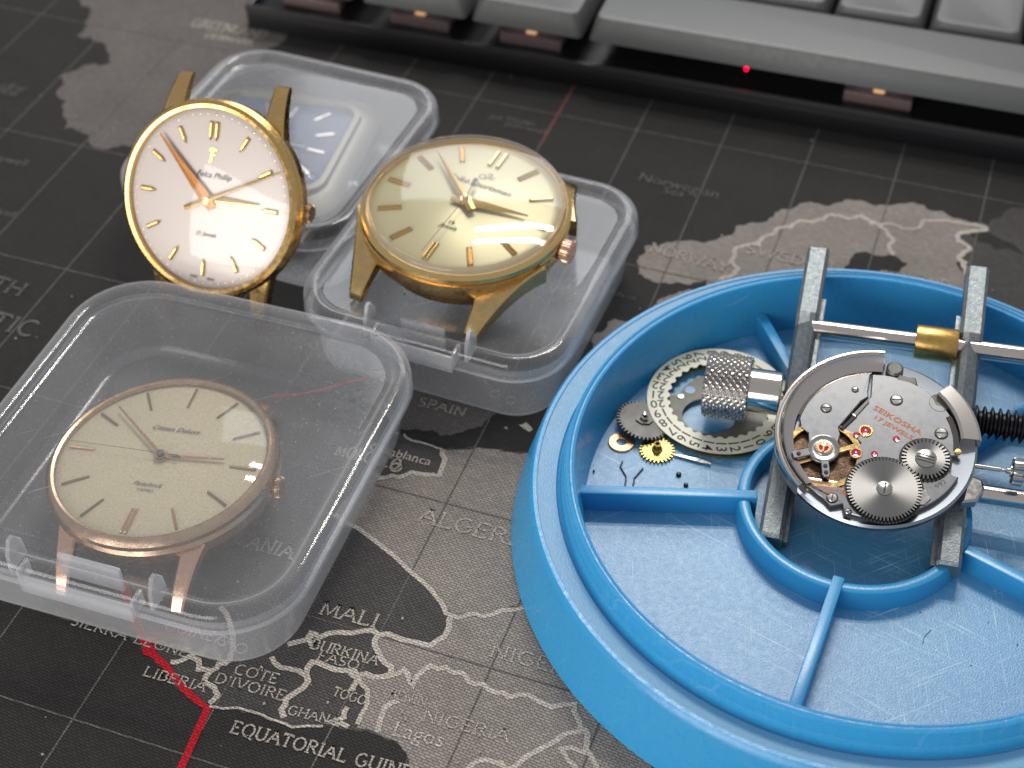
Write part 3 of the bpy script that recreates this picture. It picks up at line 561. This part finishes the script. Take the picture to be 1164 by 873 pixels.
# --- gold watch leaning against the back box
DIAL_W = mat('cream_dial', (.78, .68, .645), .42, .1, (60, .04))
AMBER = mat('amber_gold', (.68, .42, .14), .22, 1, (16, .06), var=(4, (.60, .42, .20)), rvar=.12)
g = empty('wrist_watch', 'gold watch with cream dial standing tilted against the box at the back left', 'watch', nframe((-5.004, 21.056, 2.418), (-.333, -.792, .511)), 'vintage watches without straps')
A = 36
watch_case(g, 1.65, None, AMBER, AMBER, [(1.25, -.70), (1.45, -.66), (1.53, -.50), (1.58, -.40), (1.64, -.34), (1.66, -.14), (1.62, -.06)],
    [(1.60, -.07), (1.655, -.05), (1.67, .0), (1.64, .06), (1.58, .09), (1.52, .08), (1.50, .0)], .20, 1.52, .055)
obj('dial', lathe([(1.52, -.03), (1.46, .0), (1.36, .03), (.0001, .045)], 96), DIAL_W, g)
for k in range(12):
    a = A+30*k
    obj('hour_marker', bar_marker(1.02 if k else 1.0, 1.30, .075, a, .03, .05, .055 if k == 0 else 0, pointed=True), HANDG, g, ang=20)
d0 = {}
for k in range(60):
    x, y = pol(1.415, A+6*k); big = k % 5 == 0
    if big not in d0:
        o = d0[big] = obj('minute_dot', lathe([(.012 if not big else .020, .024), (.010, .028), (.0001, .028)], 8, (0, 0, -.008)), HANDG, g)
    else: o = d0[big].copy(); C.objects.link(o); o.parent = g
    o.location = (x, y, 0)
hand(.95, .12, .21, .03, A+86, .085, HANDG, g, 'hour_hand', .07, .012, .1)
hand(1.36, .17, .22, .03, A-45, .115, COPPERH, g, 'minute_hand', .10, .02, .15); hand(1.50, .42, .085, .015, A+63, .155, HANDG, g, 'second_hand', .06, .015, .10)
dial_text(g, [('Felca Phillip', .06, .42, .14, .45), ('21 Jewels', 0, -.58, .10, .4), ('SWISS', -.16, -1.33, .05, 0), ('MADE', .16, -1.33, .05, 0)], A, INKB, .053)
b = bmesh.new(); ribbon(b, [(-.05, .62), (-.01, .66), (.0, .76), (.02, .84)], .045, .052); ribbon(b, [(-.05, .82), (.0, .85), (.09, .84)], .04, .0525); ribbon(b, [(-.03, .75), (.06, .755)], .03, .053); b.transform(Matrix.Rotation(-radians(A), 4, 'Z')); obj('dial_emblem', b, HANDG, g, False)
crown(g, 1.56, A+90, -.44, .165, .12, AGED, 22, .0)
for s in (-1, 1):
    lug(g, A, AMBER, 1.65, s, .64, .30, .34, .24, .22, -.14, tipx=.55); lug(g, A+180, AMBER, 1.65, s, .92, .45, .34, .24, .22, -.14)
# --- rose gold watch inside the front box
DIAL_L = mat('linen_dial', (.80, .69, .48), .42, .25, (70, .9), var=(26, (.64, .54, .36)))
g = empty('wrist_watch', 'rose gold watch with textured dial seen through the lid of the foreground box', 'watch', nframe((-5.34, 16.43, 1.05), (-.05, .01, .998)), 'vintage watches without straps')
A = 13
watch_case(g, 1.74, None, AGED, AGED, [(1.25, -1.0), (1.46, -.96), (1.58, -.60), (1.70, -.42), (1.76, -.38), (1.775, -.20), (1.74, -.13)],
    [(1.73, -.14), (1.77, -.10), (1.765, -.03), (1.72, .04), (1.66, .075), (1.62, .06), (1.61, -.02)], .15, 1.61, .05)
obj('dial', lathe([(1.62, -.03), (1.56, -.01), (.0001, .02)], 96), DIAL_L, g)
BRM = mat('brown_marker', (.34, .25, .14), .35, 1)
for k in range(12):
    m_ = bar_marker(1.10 if k != 6 else 1.05, 1.52, .035, A+30*k, .0, .035, .035 if k == 6 else 0)
    obj('hour_marker', m_, ROSE if k in (5, 6, 9) else BRM, g, ang=20)
hand(1.0, .0, .075, .045, A+85, .055, ROSE, g, 'hour_hand', .11, .015); hand(1.38, .0, .065, .03, A-50, .085, ROSE, g, 'minute_hand', .09, .015); hand(1.50, .3, .012, .01, A-89, .12, INKG, g, 'second_hand', .06, .004, .03)
dial_text(g, [('Citizen Deluxe', 0, .60, .13, .4), ('Parashock', 0, -.56, .11, .4), ('17 JEWELS', 0, -.68, .06, 0)], A, INKG, .024)
crown(g, 1.73, A+90, -.32, .17, .15, AGED, 22, .0)
for s in (-1, 1):
    lug(g, A, ROSE, 1.74, s, .80, .62, .30, .20, .18, -.16); lug(g, A+180, ROSE, 1.74, s, .76, .62, .30, .20, .18, -.16)
# --- blue dial watch inside the back box
DIAL_B = mat('blue_dial', (.012, .04, .12), .55, .0, None)
g = empty('wrist_watch', 'steel cushion shaped watch with blue dial inside the plastic box at the back', 'watch', Matrix.Translation((G(409, 122, .93).x-1.38*cos(-.25)+1.36*sin(-.25), G(409, 122, .93).y-1.38*sin(-.25)-1.36*cos(-.25), .06)) @ Matrix.Rotation(-.25, 4, 'Z'), 'vintage watches without straps')
b = bmesh.new(); loops(b, [rrect(1.3, 1.4, .8, 0), rrect(1.62, 1.80, .9, .12), rrect(1.82, 2.05, .9, .35), rrect(1.80, 2.0, .9, .55), rrect(1.62, 1.66, .75, .74), rrect(1.50, 1.52, .6, .76)], True, True, True); AGEDS = mat('dull_steel_case', (.17, .16, .13), .5, 1, (12, .1)); obj('case_body', b, AGEDS, g)
b = bmesh.new(); loops(b, [rrect(1.50, 1.46, .45, .75), rrect(1.48, 1.44, .45, .86), rrect(1.38, 1.34, .40, .88), rrect(1.34, 1.30, .38, .80)], True); obj('bezel', b, AGEDS, g)
b = bmesh.new(); loops(b, [rrect(1.36, 1.32, .40, .785)], True, False, True); obj('dial', b, DIAL_B, g)
b = bmesh.new(); loops(b, [rrect(1.35, 1.31, .38, .87), rrect(1.25, 1.2, .34, .93), rrect(.8, .8, .3, .95)], True, False, True); obj('crystal', b, crystal_mat('mineral_crystal', gain=.5), g)
for k in range(12):
    a = 30*k+8; c_ = 1/max(abs(sin(radians(a))), abs(cos(radians(a)))); r1 = min(1.16*c_, 1.40); obj('hour_marker', bar_marker(r1-.38, r1, .08, a, .79, .04), POLISH, g, ang=20)
hand(.75, .12, .10, .07, 95, .83, POLISH, g, 'hour_hand', .08); hand(1.05, .12, .09, .06, 320, .86, POLISH, g, 'minute_hand', .07)
crown(g, 1.78, 110, .40, .19, .18, STEEL, 20, .01)
for a, s in ((0, 1), (0, -1), (180, 1), (180, -1)):
    lug(g, a, STEEL, 1.75, s*1.3, .75, .22, .5, .4, .25, .5)
# ------------------------------------------------------------ blue parts tray
TB = (.035, .30, .58)
BLUE = scratched_blue('blue_plastic', TB, .32, .22, .25, sss=.35); BLUE2 = mat('blue_plastic_divider', TB, .26, 0, (30, .08), sss=.3)
FLOORB = scratched_blue('blue_frosted_floor', (.075, .29, .53), .40, 1.8, .6); LEDGEB = scratched_blue('blue_frosted_ledge', (.16, .38, .58), .5, .7, .8)
TC = Vector((5.2727, 15.6257, 0))
t = empty('parts_tray', 'round blue plastic watchmaker tray divided into compartments, filling the right side', 'tray', Matrix.Translation(TC))
b = lathe([(5.30, 0), (5.32, .03), (5.26, .3), (5.06, .98), (5.03, 1.06), (4.985, 1.105), (4.93, 1.105)], 160)
lathe([(4.93, 1.105), (4.92, 1.085), (4.64, 1.02)], 160, bm=b, mi=1)
lathe([(4.64, 1.02), (4.62, .99), (4.585, 1.0), (4.57, 1.06), (4.555, 1.16), (4.53, 1.18), (4.52, 1.38), (4.50, 1.425), (4.46, 1.445), (4.44, 1.425), (4.415, 1.425), (4.40, 1.44), (4.375, 1.43), (4.36, 1.39), (4.30, 1.0), (4.20, .44)], 160, bm=b)
lathe([(5.30, 0), (5.0, .02), (4.6, .3), (.01, .3)], 96, bm=b)
bmesh.ops.remove_doubles(b, verts=b.verts[:], dist=.0005); bmesh.ops.recalc_face_normals(b, faces=b.faces[:])
obj('rim', b, [BLUE, LEDGEB], t, ang=28)
b = bmesh.new()
rr_ = [(4.22, .45)]+[(4.22*(1-i/12), .45) for i in range(1, 12)]+[(.001, .45)]
lathe(rr_, 128, bm=b); obj('floor', b, FLOORB, t)
RC = (-.185, -.05)
b = lathe([(1.76, .44), (1.735, .74), (1.72, .785), (1.69, .80), (1.59, .80), (1.56, .785), (1.545, .74), (1.52, .44)], 96, (RC[0], RC[1], 0)); obj('inner_ring', b, BLUE2, t)
for a in (176.6, -113.4, -38.6, 33.5, 104.5):
    b = box(1.62, 4.36, -.085, .085, .44, .84, .025)
    # wall climbs slightly to the rim
    b.transform(Matrix.Rotation(radians(a), 4, 'Z')); obj('divider', b, BLUE2, t)
# ------------------------------------------------------------ loose parts in the tray
ZF = .456
def gear(label, name, px, py, r, n, depth, m, th=.05, cat='gear', rz=0, zb=ZF, tilt=None):
    c = G(px, py, zb+th); e = empty(name, label, cat, Matrix.Translation((c.x, c.y, zb)) @ (tilt or Matrix.Rotation(rz, 4, 'Z')))
    b = prism(gearpts(r, n, depth), 0, th, 0); obj('wheel', b, m, e, ang=20); return e, th
# date ring
zd = ZF+.10
ctop, cbot = G(822, 398.5, zd+.02), G(822, 515.5, zd+.02)
cx, cy = (ctop.x+cbot.x)/2, (ctop.y+cbot.y)/2; DR = (ctop.y-cbot.y)/2
left = G(735.5, 455, zd+.02); cx = left.x+DR
e = empty('date_ring', 'cream watch date ring printed with black numbers lying in the tray compartment', 'date ring', Matrix.Translation((cx, cy, zd)) @ Matrix.Rotation(radians(1.5), 4, 'X'))
outer = []; inner = []; N = 31*8
for i in range(N):
    a = 2*pi*i/N; outer.append((DR*cos(a), DR*sin(a))); ph = (i % 8); rin = DR*.735 if ph in (0, 1, 2, 3, 4) else DR*.675; 
    rin = DR*(.70 if ph in (0, 4) else .722 if ph in (1, 2, 3) else .686); inner.append((rin*cos(a), rin*sin(a)))
CREAM = mat('cream_print', (.80, .78, .62), .45, 0, (50, .1)); obj('ring', ringsolid(outer, inner, 0, .035, mi=0, mi_side=1), [CREAM, GREYST], e, ang=20)
b = bmesh.new(); v17 = G(762, 492, zd); a17 = atan2(v17.y-cy, v17.x-cx); v27 = G(800, 408, zd); a27 = atan2(v27.y-cy, v27.x-cx)
for d in range(1, 32):
    a = a17-(d-17)*2*pi/31; t_ = text_bm(str(d), DR*.205, 'CENTER', 0, 2, bold=.002)
    t_.transform(Matrix.Rotation(a, 4, 'Z') @ Matrix.Translation((DR*.865, -DR*.07, .0365)) )
    b = merge(b, t_)
obj('date_numerals', b, INKB, e, False)
# plate under the date ring
e = empty('calendar_plate', 'round grey steel plate with a large centre hole beneath the cream date ring', 'watch part', Matrix.Translation((cx+.03, cy-.06, ZF)))
n = 96; outer = [(DR*.985*cos(2*pi*i/n), DR*.985*sin(2*pi*i/n)) for i in range(n)]; hc = G(806, 474, ZF+.06); hx_, hy_ = hc.x-cx-.03, hc.y-cy+.06
inner = [(hx_+.43*cos(2*pi*i/n), hy_+.40*sin(2*pi*i/n)) for i in range(n)]
obj('plate_body', ringsolid(circ(0, 0, DR*.95, n), circ(0, 0, DR*.80, n), .0, .05), [BRASS], e, ang=30)
pl = []
for i in range(n):
    a = 2*pi*i/n; d = radians(130); k = DR*.80 if abs(((a-d+pi) % (2*pi))-pi) > .6 else DR*.60
    pl.append((k*cos(a), k*sin(a)))
obj('guard_plate', ringsolid(pl, inner, .05, .085), [PLATEG], e, ang=30)
p_ = G(784.5, 443, ZF+.09); q_ = G(774, 450.5, ZF+.09)
b = lathe([(.085, .0), (.0001, .001)], 24, (p_.x-cx-.03, p_.y-cy+.06, .087)); obj('drilled_hole', b, FLOORB, e)
b = lathe([(.05, .0), (.05, .02), (.0001, .025)], 16, (q_.x-cx-.03, q_.y-cy+.06, .085)); obj('screw', b, STEEL, e)
# steel wheel
e, th = gear('dull grey steel gear wheel leaning on the date ring edge', 'steel_gear', 731.5, 477, .44, 40, .05, GREYST, .045, zb=ZF+.10, tilt=Matrix.Rotation(radians(9), 4, 'Y'))
b = prism([(.15*cos(a), .12*sin(a)) for a in [radians(x) for x in (150, 200, 250, 300, 350)]]+[(.09*cos(a), .07*sin(a)) for a in [radians(x) for x in (350, 300, 250, 200, 150)]], .045, .07); obj('spring_clip', b, GREYST, e)
b = lathe([(.07, .045), (.06, .11), (.035, .12), (.03, .06)], 16); obj('hub', b, STEEL, e); b = box(-.02, .03, .0, .09, .11, .15, .01); obj('index_pin', b, STEEL, e)
e, th = gear('small yellow brass gear with a tubular hub in the tray', 'brass_gear', 747, 511, .28, 26, .05, BRASSG, .04)
b = lathe([(.09, .04), (.085, .06), (.062, .07), (.06, .17), (.038, .175), (.036, .06)], 20); obj('hub', b, BRASSG, e)
c = G(706.4, 502, ZF+.03); b = lathe([(.075, 0), (.21, 0), (.212, .012), (.195, .03), (.085, .03), (.075, .018), (.075, 0)], 40)
o = obj('washer', b, COPPER); o.location = (c.x, c.y, ZF); tag(o, 'flat copper washer lying on the blue tray floor', 'washer')
for pts, lb in (([(708, 524), (705, 530), (711.5, 541), (711.5, 546), (710.5, 551)], 'thin bent steel wire spring nearer the copper washer'), ([(731, 532), (724, 540), (720.5, 544), (721, 547), (719.5, 551)], 'thin bent steel wire spring below the brass gear')):
    P = [G(*p, ZF+.015) for p in pts]; o_ = P[0].copy(); o = obj('wire_spring', tube([p-o_ for p in P], .012), GREYST); o.location = o_; tag(o, lb, 'spring', 'bent wire springs in the tray')
for (x, y), r, lb in (((771.5, 540.5), .042, 'tiny black screw alone on the tray floor below the date ring'), ((779.7, 552.5), .036, 'tiny black screw touching the top of the divider'), ((675, 537), .016, 'tiniest black speck-sized screw at the left wall of the tray')):
    c = G(x, y, ZF); o = obj('tiny_screw', lathe([(r, 0), (r, .03), (r*.6, .045), (.0001, .045)], 14, cap0=True), BLACKM); o.location = (c.x, c.y+.01, ZF); tag(o, lb, 'screw', 'tiny loose screws in the tray')
P = [G(766, 517, ZF+.03), G(780, 520, ZF+.03), G(796, 524, ZF+.03), G(808, 527.5, ZF+.03)]; c = P[0].copy()
b = bmesh.new()
rg = []
for p, wd in zip(P, (.02, .05, .07, .04)):
    q = p-c; rg.append([(q.x, q.y-wd/2, -.02), (q.x, q.y+wd/2, -.02), (q.x, q.y+wd/2, .012), (q.x, q.y-wd/2, .012)])
loops(b, rg, True, True, True); bmesh.ops.recalc_face_normals(b, faces=b.faces[:]); o = obj('lever', b, STEEL); o.location = c; tag(o, 'slim steel lever poking out from under the date ring', 'watch part')
# ------------------------------------------------------------ movement holder
HR = Matrix(((.96531, .24426, -.09224), (-.25815, .94581, -.19698), (.03913, .21396, .97606)))
HO = Vector((3.7124, 14.9218, .8476))
HM = Matrix.Translation(HO) @ HR.to_4x4()
h = empty('movement_holder', 'steel movement vise with two cast jaws, guide rods and knurled knob resting in the tray', 'vise', HM)
def jaw2(u0, sgn):
    b = bmesh.new(); w_ = .175
    prof = [(0.0, -.42), (5.45, -.42), (5.50, -.36), (5.50, -.05), (5.45, 0), (4.12, 0), (3.98, -.06), (1.42, -.06), (1.30, -.02), (.05, -.02), (0, -.07)]
    rings = [[(u0+du, v, (wv-k if wv > -.3 else wv+k*.5)) for v, wv in prof] for du, k in ((-w_, .05), (-w_+.05, 0), (.04*sgn, -.0001), (w_-.05, 0), (w_, .05))]
    rings = [[(p[0], p[1], p[2]-(.17 if 4 <= 0 else 0)-(.13*(abs(p[0]-u0-.04*sgn)/w_) if -.2 < p[2] < -.055 and 1.3 < p[1] < 4.05 else 0)) for p in R_] for R_ in rings]
    loops(b, rings, True, True, True)
    s = sgn; b = merge(b, box(min(u0+s*.17, u0+s*.25), max(u0+s*.17, u0+s*.25), .05, 4.6, -.40, -.24, .02))
    bmesh.ops.recalc_face_normals(b, faces=b.faces[:]); return obj('jaw', b, ZINC, h, ang=20)
jaw2(.03, 1); jaw2(2.58, -1)
obj('guide_rod', rodx(.05, 5.0, 3.98, -.235, .145), POLISH, h); obj('guide_rod', rodx(.05, 5.0, 1.37, -.235, .145), POLISH, h)
b = rodx(0, 0, 3.98, -.235, 0, 32, [(1.74, .20), (1.75, .265), (1.79, .275), (2.36, .275), (2.39, .26), (2.40, .2)]); obj('brass_collar', b, BRASS, h)
obj('screw_neck', rodx(0, 0, 2.62, -.21, 0, 32, [(-.70, .30), (-.66, .345), (-.2, .345), (-.18, .3)]), POLISH, h)
# knurled knob : diamond relief
b = bmesh.new(); n = 168; rings = []; K = 52
for i in range(K+1):
    u = -1.36+.70*i/K; row = []
    for j in range(n):
        a = 2*pi*j/n; s1 = abs(((j/n*28+i/K*6.5) % 1)-.5)*2; s2 = abs(((j/n*28-i/K*6.5) % 1)-.5)*2
        r = .475+.05*min(s1, s2)
        if i in (0, K): r = .45
        row.append((u, 2.62+r*cos(a), -.21+r*sin(a)))
    rings.append(row)
loops(b, rings, True, True, True); bmesh.ops.recalc_face_normals(b, faces=b.faces[:]); obj('knurled_knob', b, STEEL, h, ang=12)
prof = []
for k in range(24): u = 2.70+k*.115; prof += [(u, .17), (u+.03, .17), (u+.055, .25), (u+.075, .25)]
obj('threaded_screw', rodx(0, 0, 2.62, -.22, 0, 28, prof), BLACKM, h, ang=20)
# ------------------------------------------------------------ watch movement held between the jaws
MO = Vector((5.3793, 16.0651, 1.6344)); MM = Matrix.Translation(MO) @ HR.to_4x4()
mv = empty('watch_movement', 'mechanical watch movement with red jewels and brushed wheels gripped above the tray', 'watch movement', MM)
# main plate
b = lathe([(1.0, -.46), (1.12, -.42), (1.36, -.25), (1.42, -.22), (1.45, -.18), (1.455, -.10), (1.42, -.07), (1.20, -.085), (.0001, -.085)], 128, cap0=True); obj('main_plate', b, PLATEM, mv, ang=25)
# outer ring segments
d2 = pi/180
b = arcblock([(1.20, -.09), (1.215, .0), (1.27, .02), (1.33, .05), (1.38, .10), (1.41, .155), (1.43, .165), (1.435, .14), (1.455, .14), (1.46, .17), (1.49, .165), (1.50, .12), (1.49, -.15), (1.44, -.2), (1.25, -.2)], 92*d2, 227*d2, 48)
obj('casing_ring', b, RINGM, mv, ang=25)
b = arcblock([(1.19, -.09), (1.20, .07), (1.24, .09), (1.46, .06), (1.50, .03), (1.50, -.12), (1.42, -.2), (1.25, -.2)], 8*d2, 49*d2, 24); obj('casing_ring', b, RINGM, mv, ang=25)
b = prism([(1.36, -.28), (1.56, -.36), (1.60, -.5), (1.50, -.72), (1.30, -.78)], -.3, -.12, .03); obj('casing_lug', b, STEEL, mv)
b = prism([(-.08, 1.34), (-.02, 1.34), (-.02, 1.44), (-.08, 1.46)], -.05, .04, .01); obj('casing_pin', b, POLISH, mv)
b = prism(circ(.13, 1.30, .13, 16), -.2, .03, .03); b = merge(b, prism([(.2, 1.22), (.45, 1.2), (.5, 1.05), (.15, 1.1)], -.2, 0.0, .02)); obj('ring_screw_boss', b, GREYST, mv)
# bridges
def arcp(r, a0, a1, n=16): return [(r*cos(radians(a0+(a1-a0)*i/n)), r*sin(radians(a0+(a1-a0)*i/n))) for i in range(n+1)]
train = [(-.26, .58), (-.17, .74), (-.19, 1.14)] + arcp(1.165, 98, 54, 12) + [(.72, .90), (.80, .76), (.93, .74)] + arcp(1.175, 37, -4, 10) + [(1.03, -.12), (1.10, -.42)] + arcp(1.29, -20, -60, 10) + arcp(1.34, -66, -104, 10) + [(-.36, -1.18), (-.52, -1.25)] + arcp(1.30, -119, -138, 5) + [(-.94, -.93), (-.78, -.93), (-.40, -.90), (-.27, -.78), (-.30, -.62), (-.26, -.5), (-.22, -.40), (-.30, -.26), (-.22, -.1), (-.36, .04), (-.50, .08)]
obj('train_bridge', prism(train, -.085, .0, .012), BRIDGE, mv, ang=20)
cock = [(-.22, .80), (-.215, 1.15)] + arcp(1.17, 101, 172, 18) + [(-1.12, .02), (-1.0, -.06), (-.96, -.30)] + circ(-.741, -.313, .235, 14, radians(175), radians(395), True) + [(-.53, -.02), (-.57, .10), (-.30, .62), (-.20, .72)]
obj('balance_cock', prism(cock, -.04, .022, .014), BRIDGE, mv, ang=20)
obj('cock_chamfer', arcblock([(1.168, .014), (1.235, -.03), (1.235, -.085), (1.16, -.085)], 100*d2, 168*d2, 30), POLISH, mv)
obj('index_slot', prism([(-.56, .10), (-.52, .13), (-.36, .36), (-.33, .34), (-.50, .08)], .0, .024), DARK, mv); obj('regulator_rod', prism([(-.40, .36), (-.22, .66), (-.18, .63), (-.35, .33)], .0, .035, .01), POLISH, mv)
# balance pit, wheel and setting
obj('balance_pit', lathe([(.60, -.0835), (.0001, -.0836)], 48, (-.70, -.36, 0)), PITM, mv)
b = lathe([(.50, -.075), (.58, -.075), (.585, -.05), (.58, -.025), (.50, -.025), (.495, -.05), (.50, -.075)], 64, (-.741, -.40, .02)); bar = box(-.53, .53, -.035, .035, -.055, -.035, 0); bar.transform(Matrix.Translation((-.741, -.40, .02)) @ Matrix.Rotation(.5, 4, 'Z')); b = merge(b, bar); obj('balance_wheel', b, GOLD, mv)
b = lathe([(.235, .022), (.235, .045), (.21, .055), (.19, .05), (.17, .04), (.13, .045), (.12, .06), (.07, .062), (.0001, .062)], 40, (-.741, -.313, 0)); obj('shock_setting', b, STEEL, mv)
b = lathe([(.075, .0), (.06, .02), (.0001, .03)], 20, (-.741, -.313, .062)); j = obj('jewel', b, RUBY, mv)
b = bmesh.new(); ribbon(b, circ(-.741, -.313, .085, 20, end=True), .03, .07); 
for k in range(3): ribbon(b, [(-.741, -.313), (-.741+.08*cos(k*2.1+.5), -.313+.08*sin(k*2.1+.5))], .022, .096)
obj('shock_spring', b, HANDG, mv, False)
for a0, L_, w0 in ((-155, .47, .13), (-78, .50, .12)):
    b = prism([(.18, -w0/2), (L_-.05, -w0/2), (L_, -w0/3), (L_, w0/3), (L_-.05, w0/2), (.18, w0/2)], .022, .05, .01); b.transform(Matrix.Translation((-.741, -.313, 0)) @ Matrix.Rotation(radians(a0), 4, 'Z')); r_ = obj('regulator_arm', b, BRIDGE, mv)
    for q in ((.38,) if a0 == -155 else (.31, .42)):
        x, y = -.741+q*cos(radians(a0)), -.313+q*sin(radians(a0)); obj('regulator_pin', lathe([(.033, .0), (.03, .012), (.0001, .014)], 12, (x, y, .05)), DARK, r_)
b = box(-.98, -.30, -.88, -.80, -.082, -.03, .01); obj('pallet_bridge', b, ROSE, mv)
def ratchet(name, x, y, r, n, depth, z0, m, hubr):
    e_ = gearpts(r, n, depth, .62); b = prism(e_, 0, .035, 0); o_ = obj(name, b, m, mv, ang=20); o_.location = (x, y, z0)
    return o_
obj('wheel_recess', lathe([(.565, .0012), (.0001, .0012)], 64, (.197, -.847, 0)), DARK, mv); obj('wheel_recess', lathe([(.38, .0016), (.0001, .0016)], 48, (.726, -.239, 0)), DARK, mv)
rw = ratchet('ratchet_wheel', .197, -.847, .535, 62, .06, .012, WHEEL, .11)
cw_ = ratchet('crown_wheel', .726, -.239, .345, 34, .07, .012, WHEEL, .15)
def screw(x, y, z, r, a, parent=mv, m=STEEL):
    b = lathe([(r, -.0), (r, .014), (r-.012, .024), (.0001, .026)], 24, (x, y, z)); o_ = obj('screw', b, m, parent)
    for k in ((0,) if r < .1 else (-.04, .04)):
        s = bmesh.new(); L_ = sqrt(max(r*r-k*k, .001))*.92; ribbon(s, [(-L_, k), (L_, k)], r*.22 if r < .1 else .016, .0275); s.transform(Matrix.Translation((x, y, z)) @ Matrix.Rotation(a, 4, 'Z')); obj('slot', s, DARK, o_, False)
    rg = lathe([(r+.016, .0), (r, .0)], 24, (x, y, z+.002)); obj('sink_edge', rg, DARK, o_, False)
for x, y, r, a in ((.211, .736, .082, .15), (.909, .256, .085, .1), (-.793, .403, .07, .1), (-.513, -1.109, .072, 1.5), (-.409, .808, .04, .4), (-.268, -1.30, .045, .5)):
    screw(x, y, .022 if (x < -.3 and y > 0) else .002, r, a)
s_ = lathe([(.115, .0), (.115, .012), (.10, .02), (.0001, .022)], 28, (0, 0, .035)); o_ = obj('screw', s_, STEEL, rw); s = bmesh.new(); ribbon(s, [(0, -.09), (.01, .09)], .022, .0585); obj('slot', s, DARK, o_, False)
s_ = lathe([(.155, .0), (.155, .012), (.14, .022), (.0001, .024)], 28, (0, 0, .035)); o_ = obj('screw', s_, STEEL, cw_)
for k in (-.05, .0, .05):
    s = bmesh.new(); ribbon(s, [(-.13, k+.01), (.13, k-.03)], .02, .0605); obj('slot', s, DARK, o_, False)
obj('ratchet_click', prism([(.62, -.80), (.78, -.74), (.86, -.88), (.78, -1.0), (.60, -1.02), (.55, -.95)], .002, .02, .006), STEEL, mv)
for x, y, r, gold in ((-.174, .114, .075, 1), (.28, .052, .052, 0), (-.005, -.261, .052, 0), (-.30, .02, .05, 0), (-.269, -.292, .065, 2)):
    z = .002
    if gold:
        b = lathe([(r+.03, 0), (r+.026, .012), (r+.005, .012), (r, .004)], 28, (x, y, z)); st_ = obj('jewel_setting', b, BRASS if gold == 1 else GOLD, mv)
    b = lathe([(r, .0), (r*.92, .008), (r*.45, .004), (.0001, .002)], 24, (x, y, z+.001)); obj('jewel', b, RUBY, mv)
    b = lathe([(r*.28, .0), (.0001, .006)], 12, (x, y, z+.006)); obj('pivot', b, POLISH, mv)
def eng(s, x0, y0, x1, y1, size, z=.0025, m=INKO, bold=.0):
    t_ = text_bm(s, 1, 'LEFT', 0, 2, bold=bold); W = max(v.co.x for v in t_.verts); d = Vector((x1-x0, y1-y0)); L_ = d.length; an = atan2(d.y, d.x)
    for v in t_.verts: v.co = Vector((v.co.x*L_/W, v.co.y*size, 0))
    t_.transform(Matrix.Translation((x0, y0, z)) @ Matrix.Rotation(an, 4, 'Z')); return t_
for a_ in (('SEIKOSHA', -.12, .52, .62, .17, .125), ('17 JEWELS', -.10, .37, .50, .07, .10), ('UNADJUSTED', -.76, -.97, -.30, -1.0, .06), ('SHOCK', -.66, -1.04, -.52, -1.05, .06), ('PROOF', -.42, -1.03, -.27, -1.04, .06)):
    obj('engraved_lettering', eng(*a_, bold=.02), INKO, mv, False)
b = eng('992', .93, -.70, 1.06, -.56, .10, m=INKG); obj('engraved_number', b, INKG, mv, False)
# dark sink with case clamp top right
obj('clamp_recess', lathe([(.155, .004), (.15, .0), (.0001, -.004)], 28, (.84, .80, .0)), GREYST, mv); obj('clamp_pivot', lathe([(.05, .0), (.04, .05), (.0001, .055)], 16, (.90, .86, 0)), POLISH, mv)
obj('keyless_cover', prism(arcp(1.18, 30, 0, 8)+arcp(1.10, 0, 30, 8), -.02, .012), DARK, mv)
obj('pillar_head', lathe([(.05, .0), (.045, .03), (.0001, .035)], 16, (1.17, -.03, .0)), BRASS, mv)
# winding stem and crown
obj('winding_stem', rodx(0, 0, -.14, -.12, 0, 16, [(1.2, .035), (1.80, .035), (1.81, .024), (1.87, .024), (1.88, .045), (1.96, .045)]), STEEL, mv)
c_ = crown(mv, 1.95, 90, 0, .21, .18, STEEL, 14, .0, .02); c_.location = (0, -.14, -.12)

# ------------------------------------------------------------ lint and crumbs on the mat
b = bmesh.new(); rnd = random.Random(11)
for k in range(150):
    px, py = rnd.uniform(0, 1164), rnd.uniform(60, 873); q = G(px, py)
    if (q-TC).length < 5.6: continue
    r_ = rnd.uniform(.008, .026); pts = [(q.x+r_*rnd.uniform(.5, 1.3)*cos(a), q.y+r_*rnd.uniform(.5, 1.3)*sin(a)) for a in [2*pi*i/5 for i in range(5)]]
    prism(pts, .018, .018+r_*.8, 0, b)
o = obj('dust', b, mat('lint', (.32, .30, .27), .8)); tag(o, 'pale lint and crumbs scattered over the map mat', 'dust', kind='stuff')
b = bmesh.new()
for k in range(12):
    a, rr_2 = rnd.uniform(-2.9, .2), rnd.uniform(1.9, 4.1); x, y = TC.x+rr_2*cos(a), TC.y+rr_2*sin(a); r_ = rnd.uniform(.006, .016)
    prism([(x+r_*rnd.uniform(.5, 1.4)*cos(t_), y+r_*rnd.uniform(.5, 1.4)*sin(t_)) for t_ in [2*pi*i/5 for i in range(5)]], .452, .452+r_, 0, b)
for k in range(1):
    a, rr_2 = rnd.uniform(-2.9, .2), rnd.uniform(2.2, 3.6); x, y = TC.x+rr_2*cos(a), TC.y+rr_2*sin(a); an = rnd.uniform(0, 6.3); P = []
    for i in range(7): P.append((x, y, .458)); x += .05*cos(an); y += .05*sin(an); an += rnd.uniform(-.5, .5)
    tube(P, .0035, 5, b)
o = obj('dust', b, mat('dark_lint', (.03, .05, .07), .8)); tag(o, 'dark specks and fibres scattered on the blue tray floor', 'dust', kind='stuff')
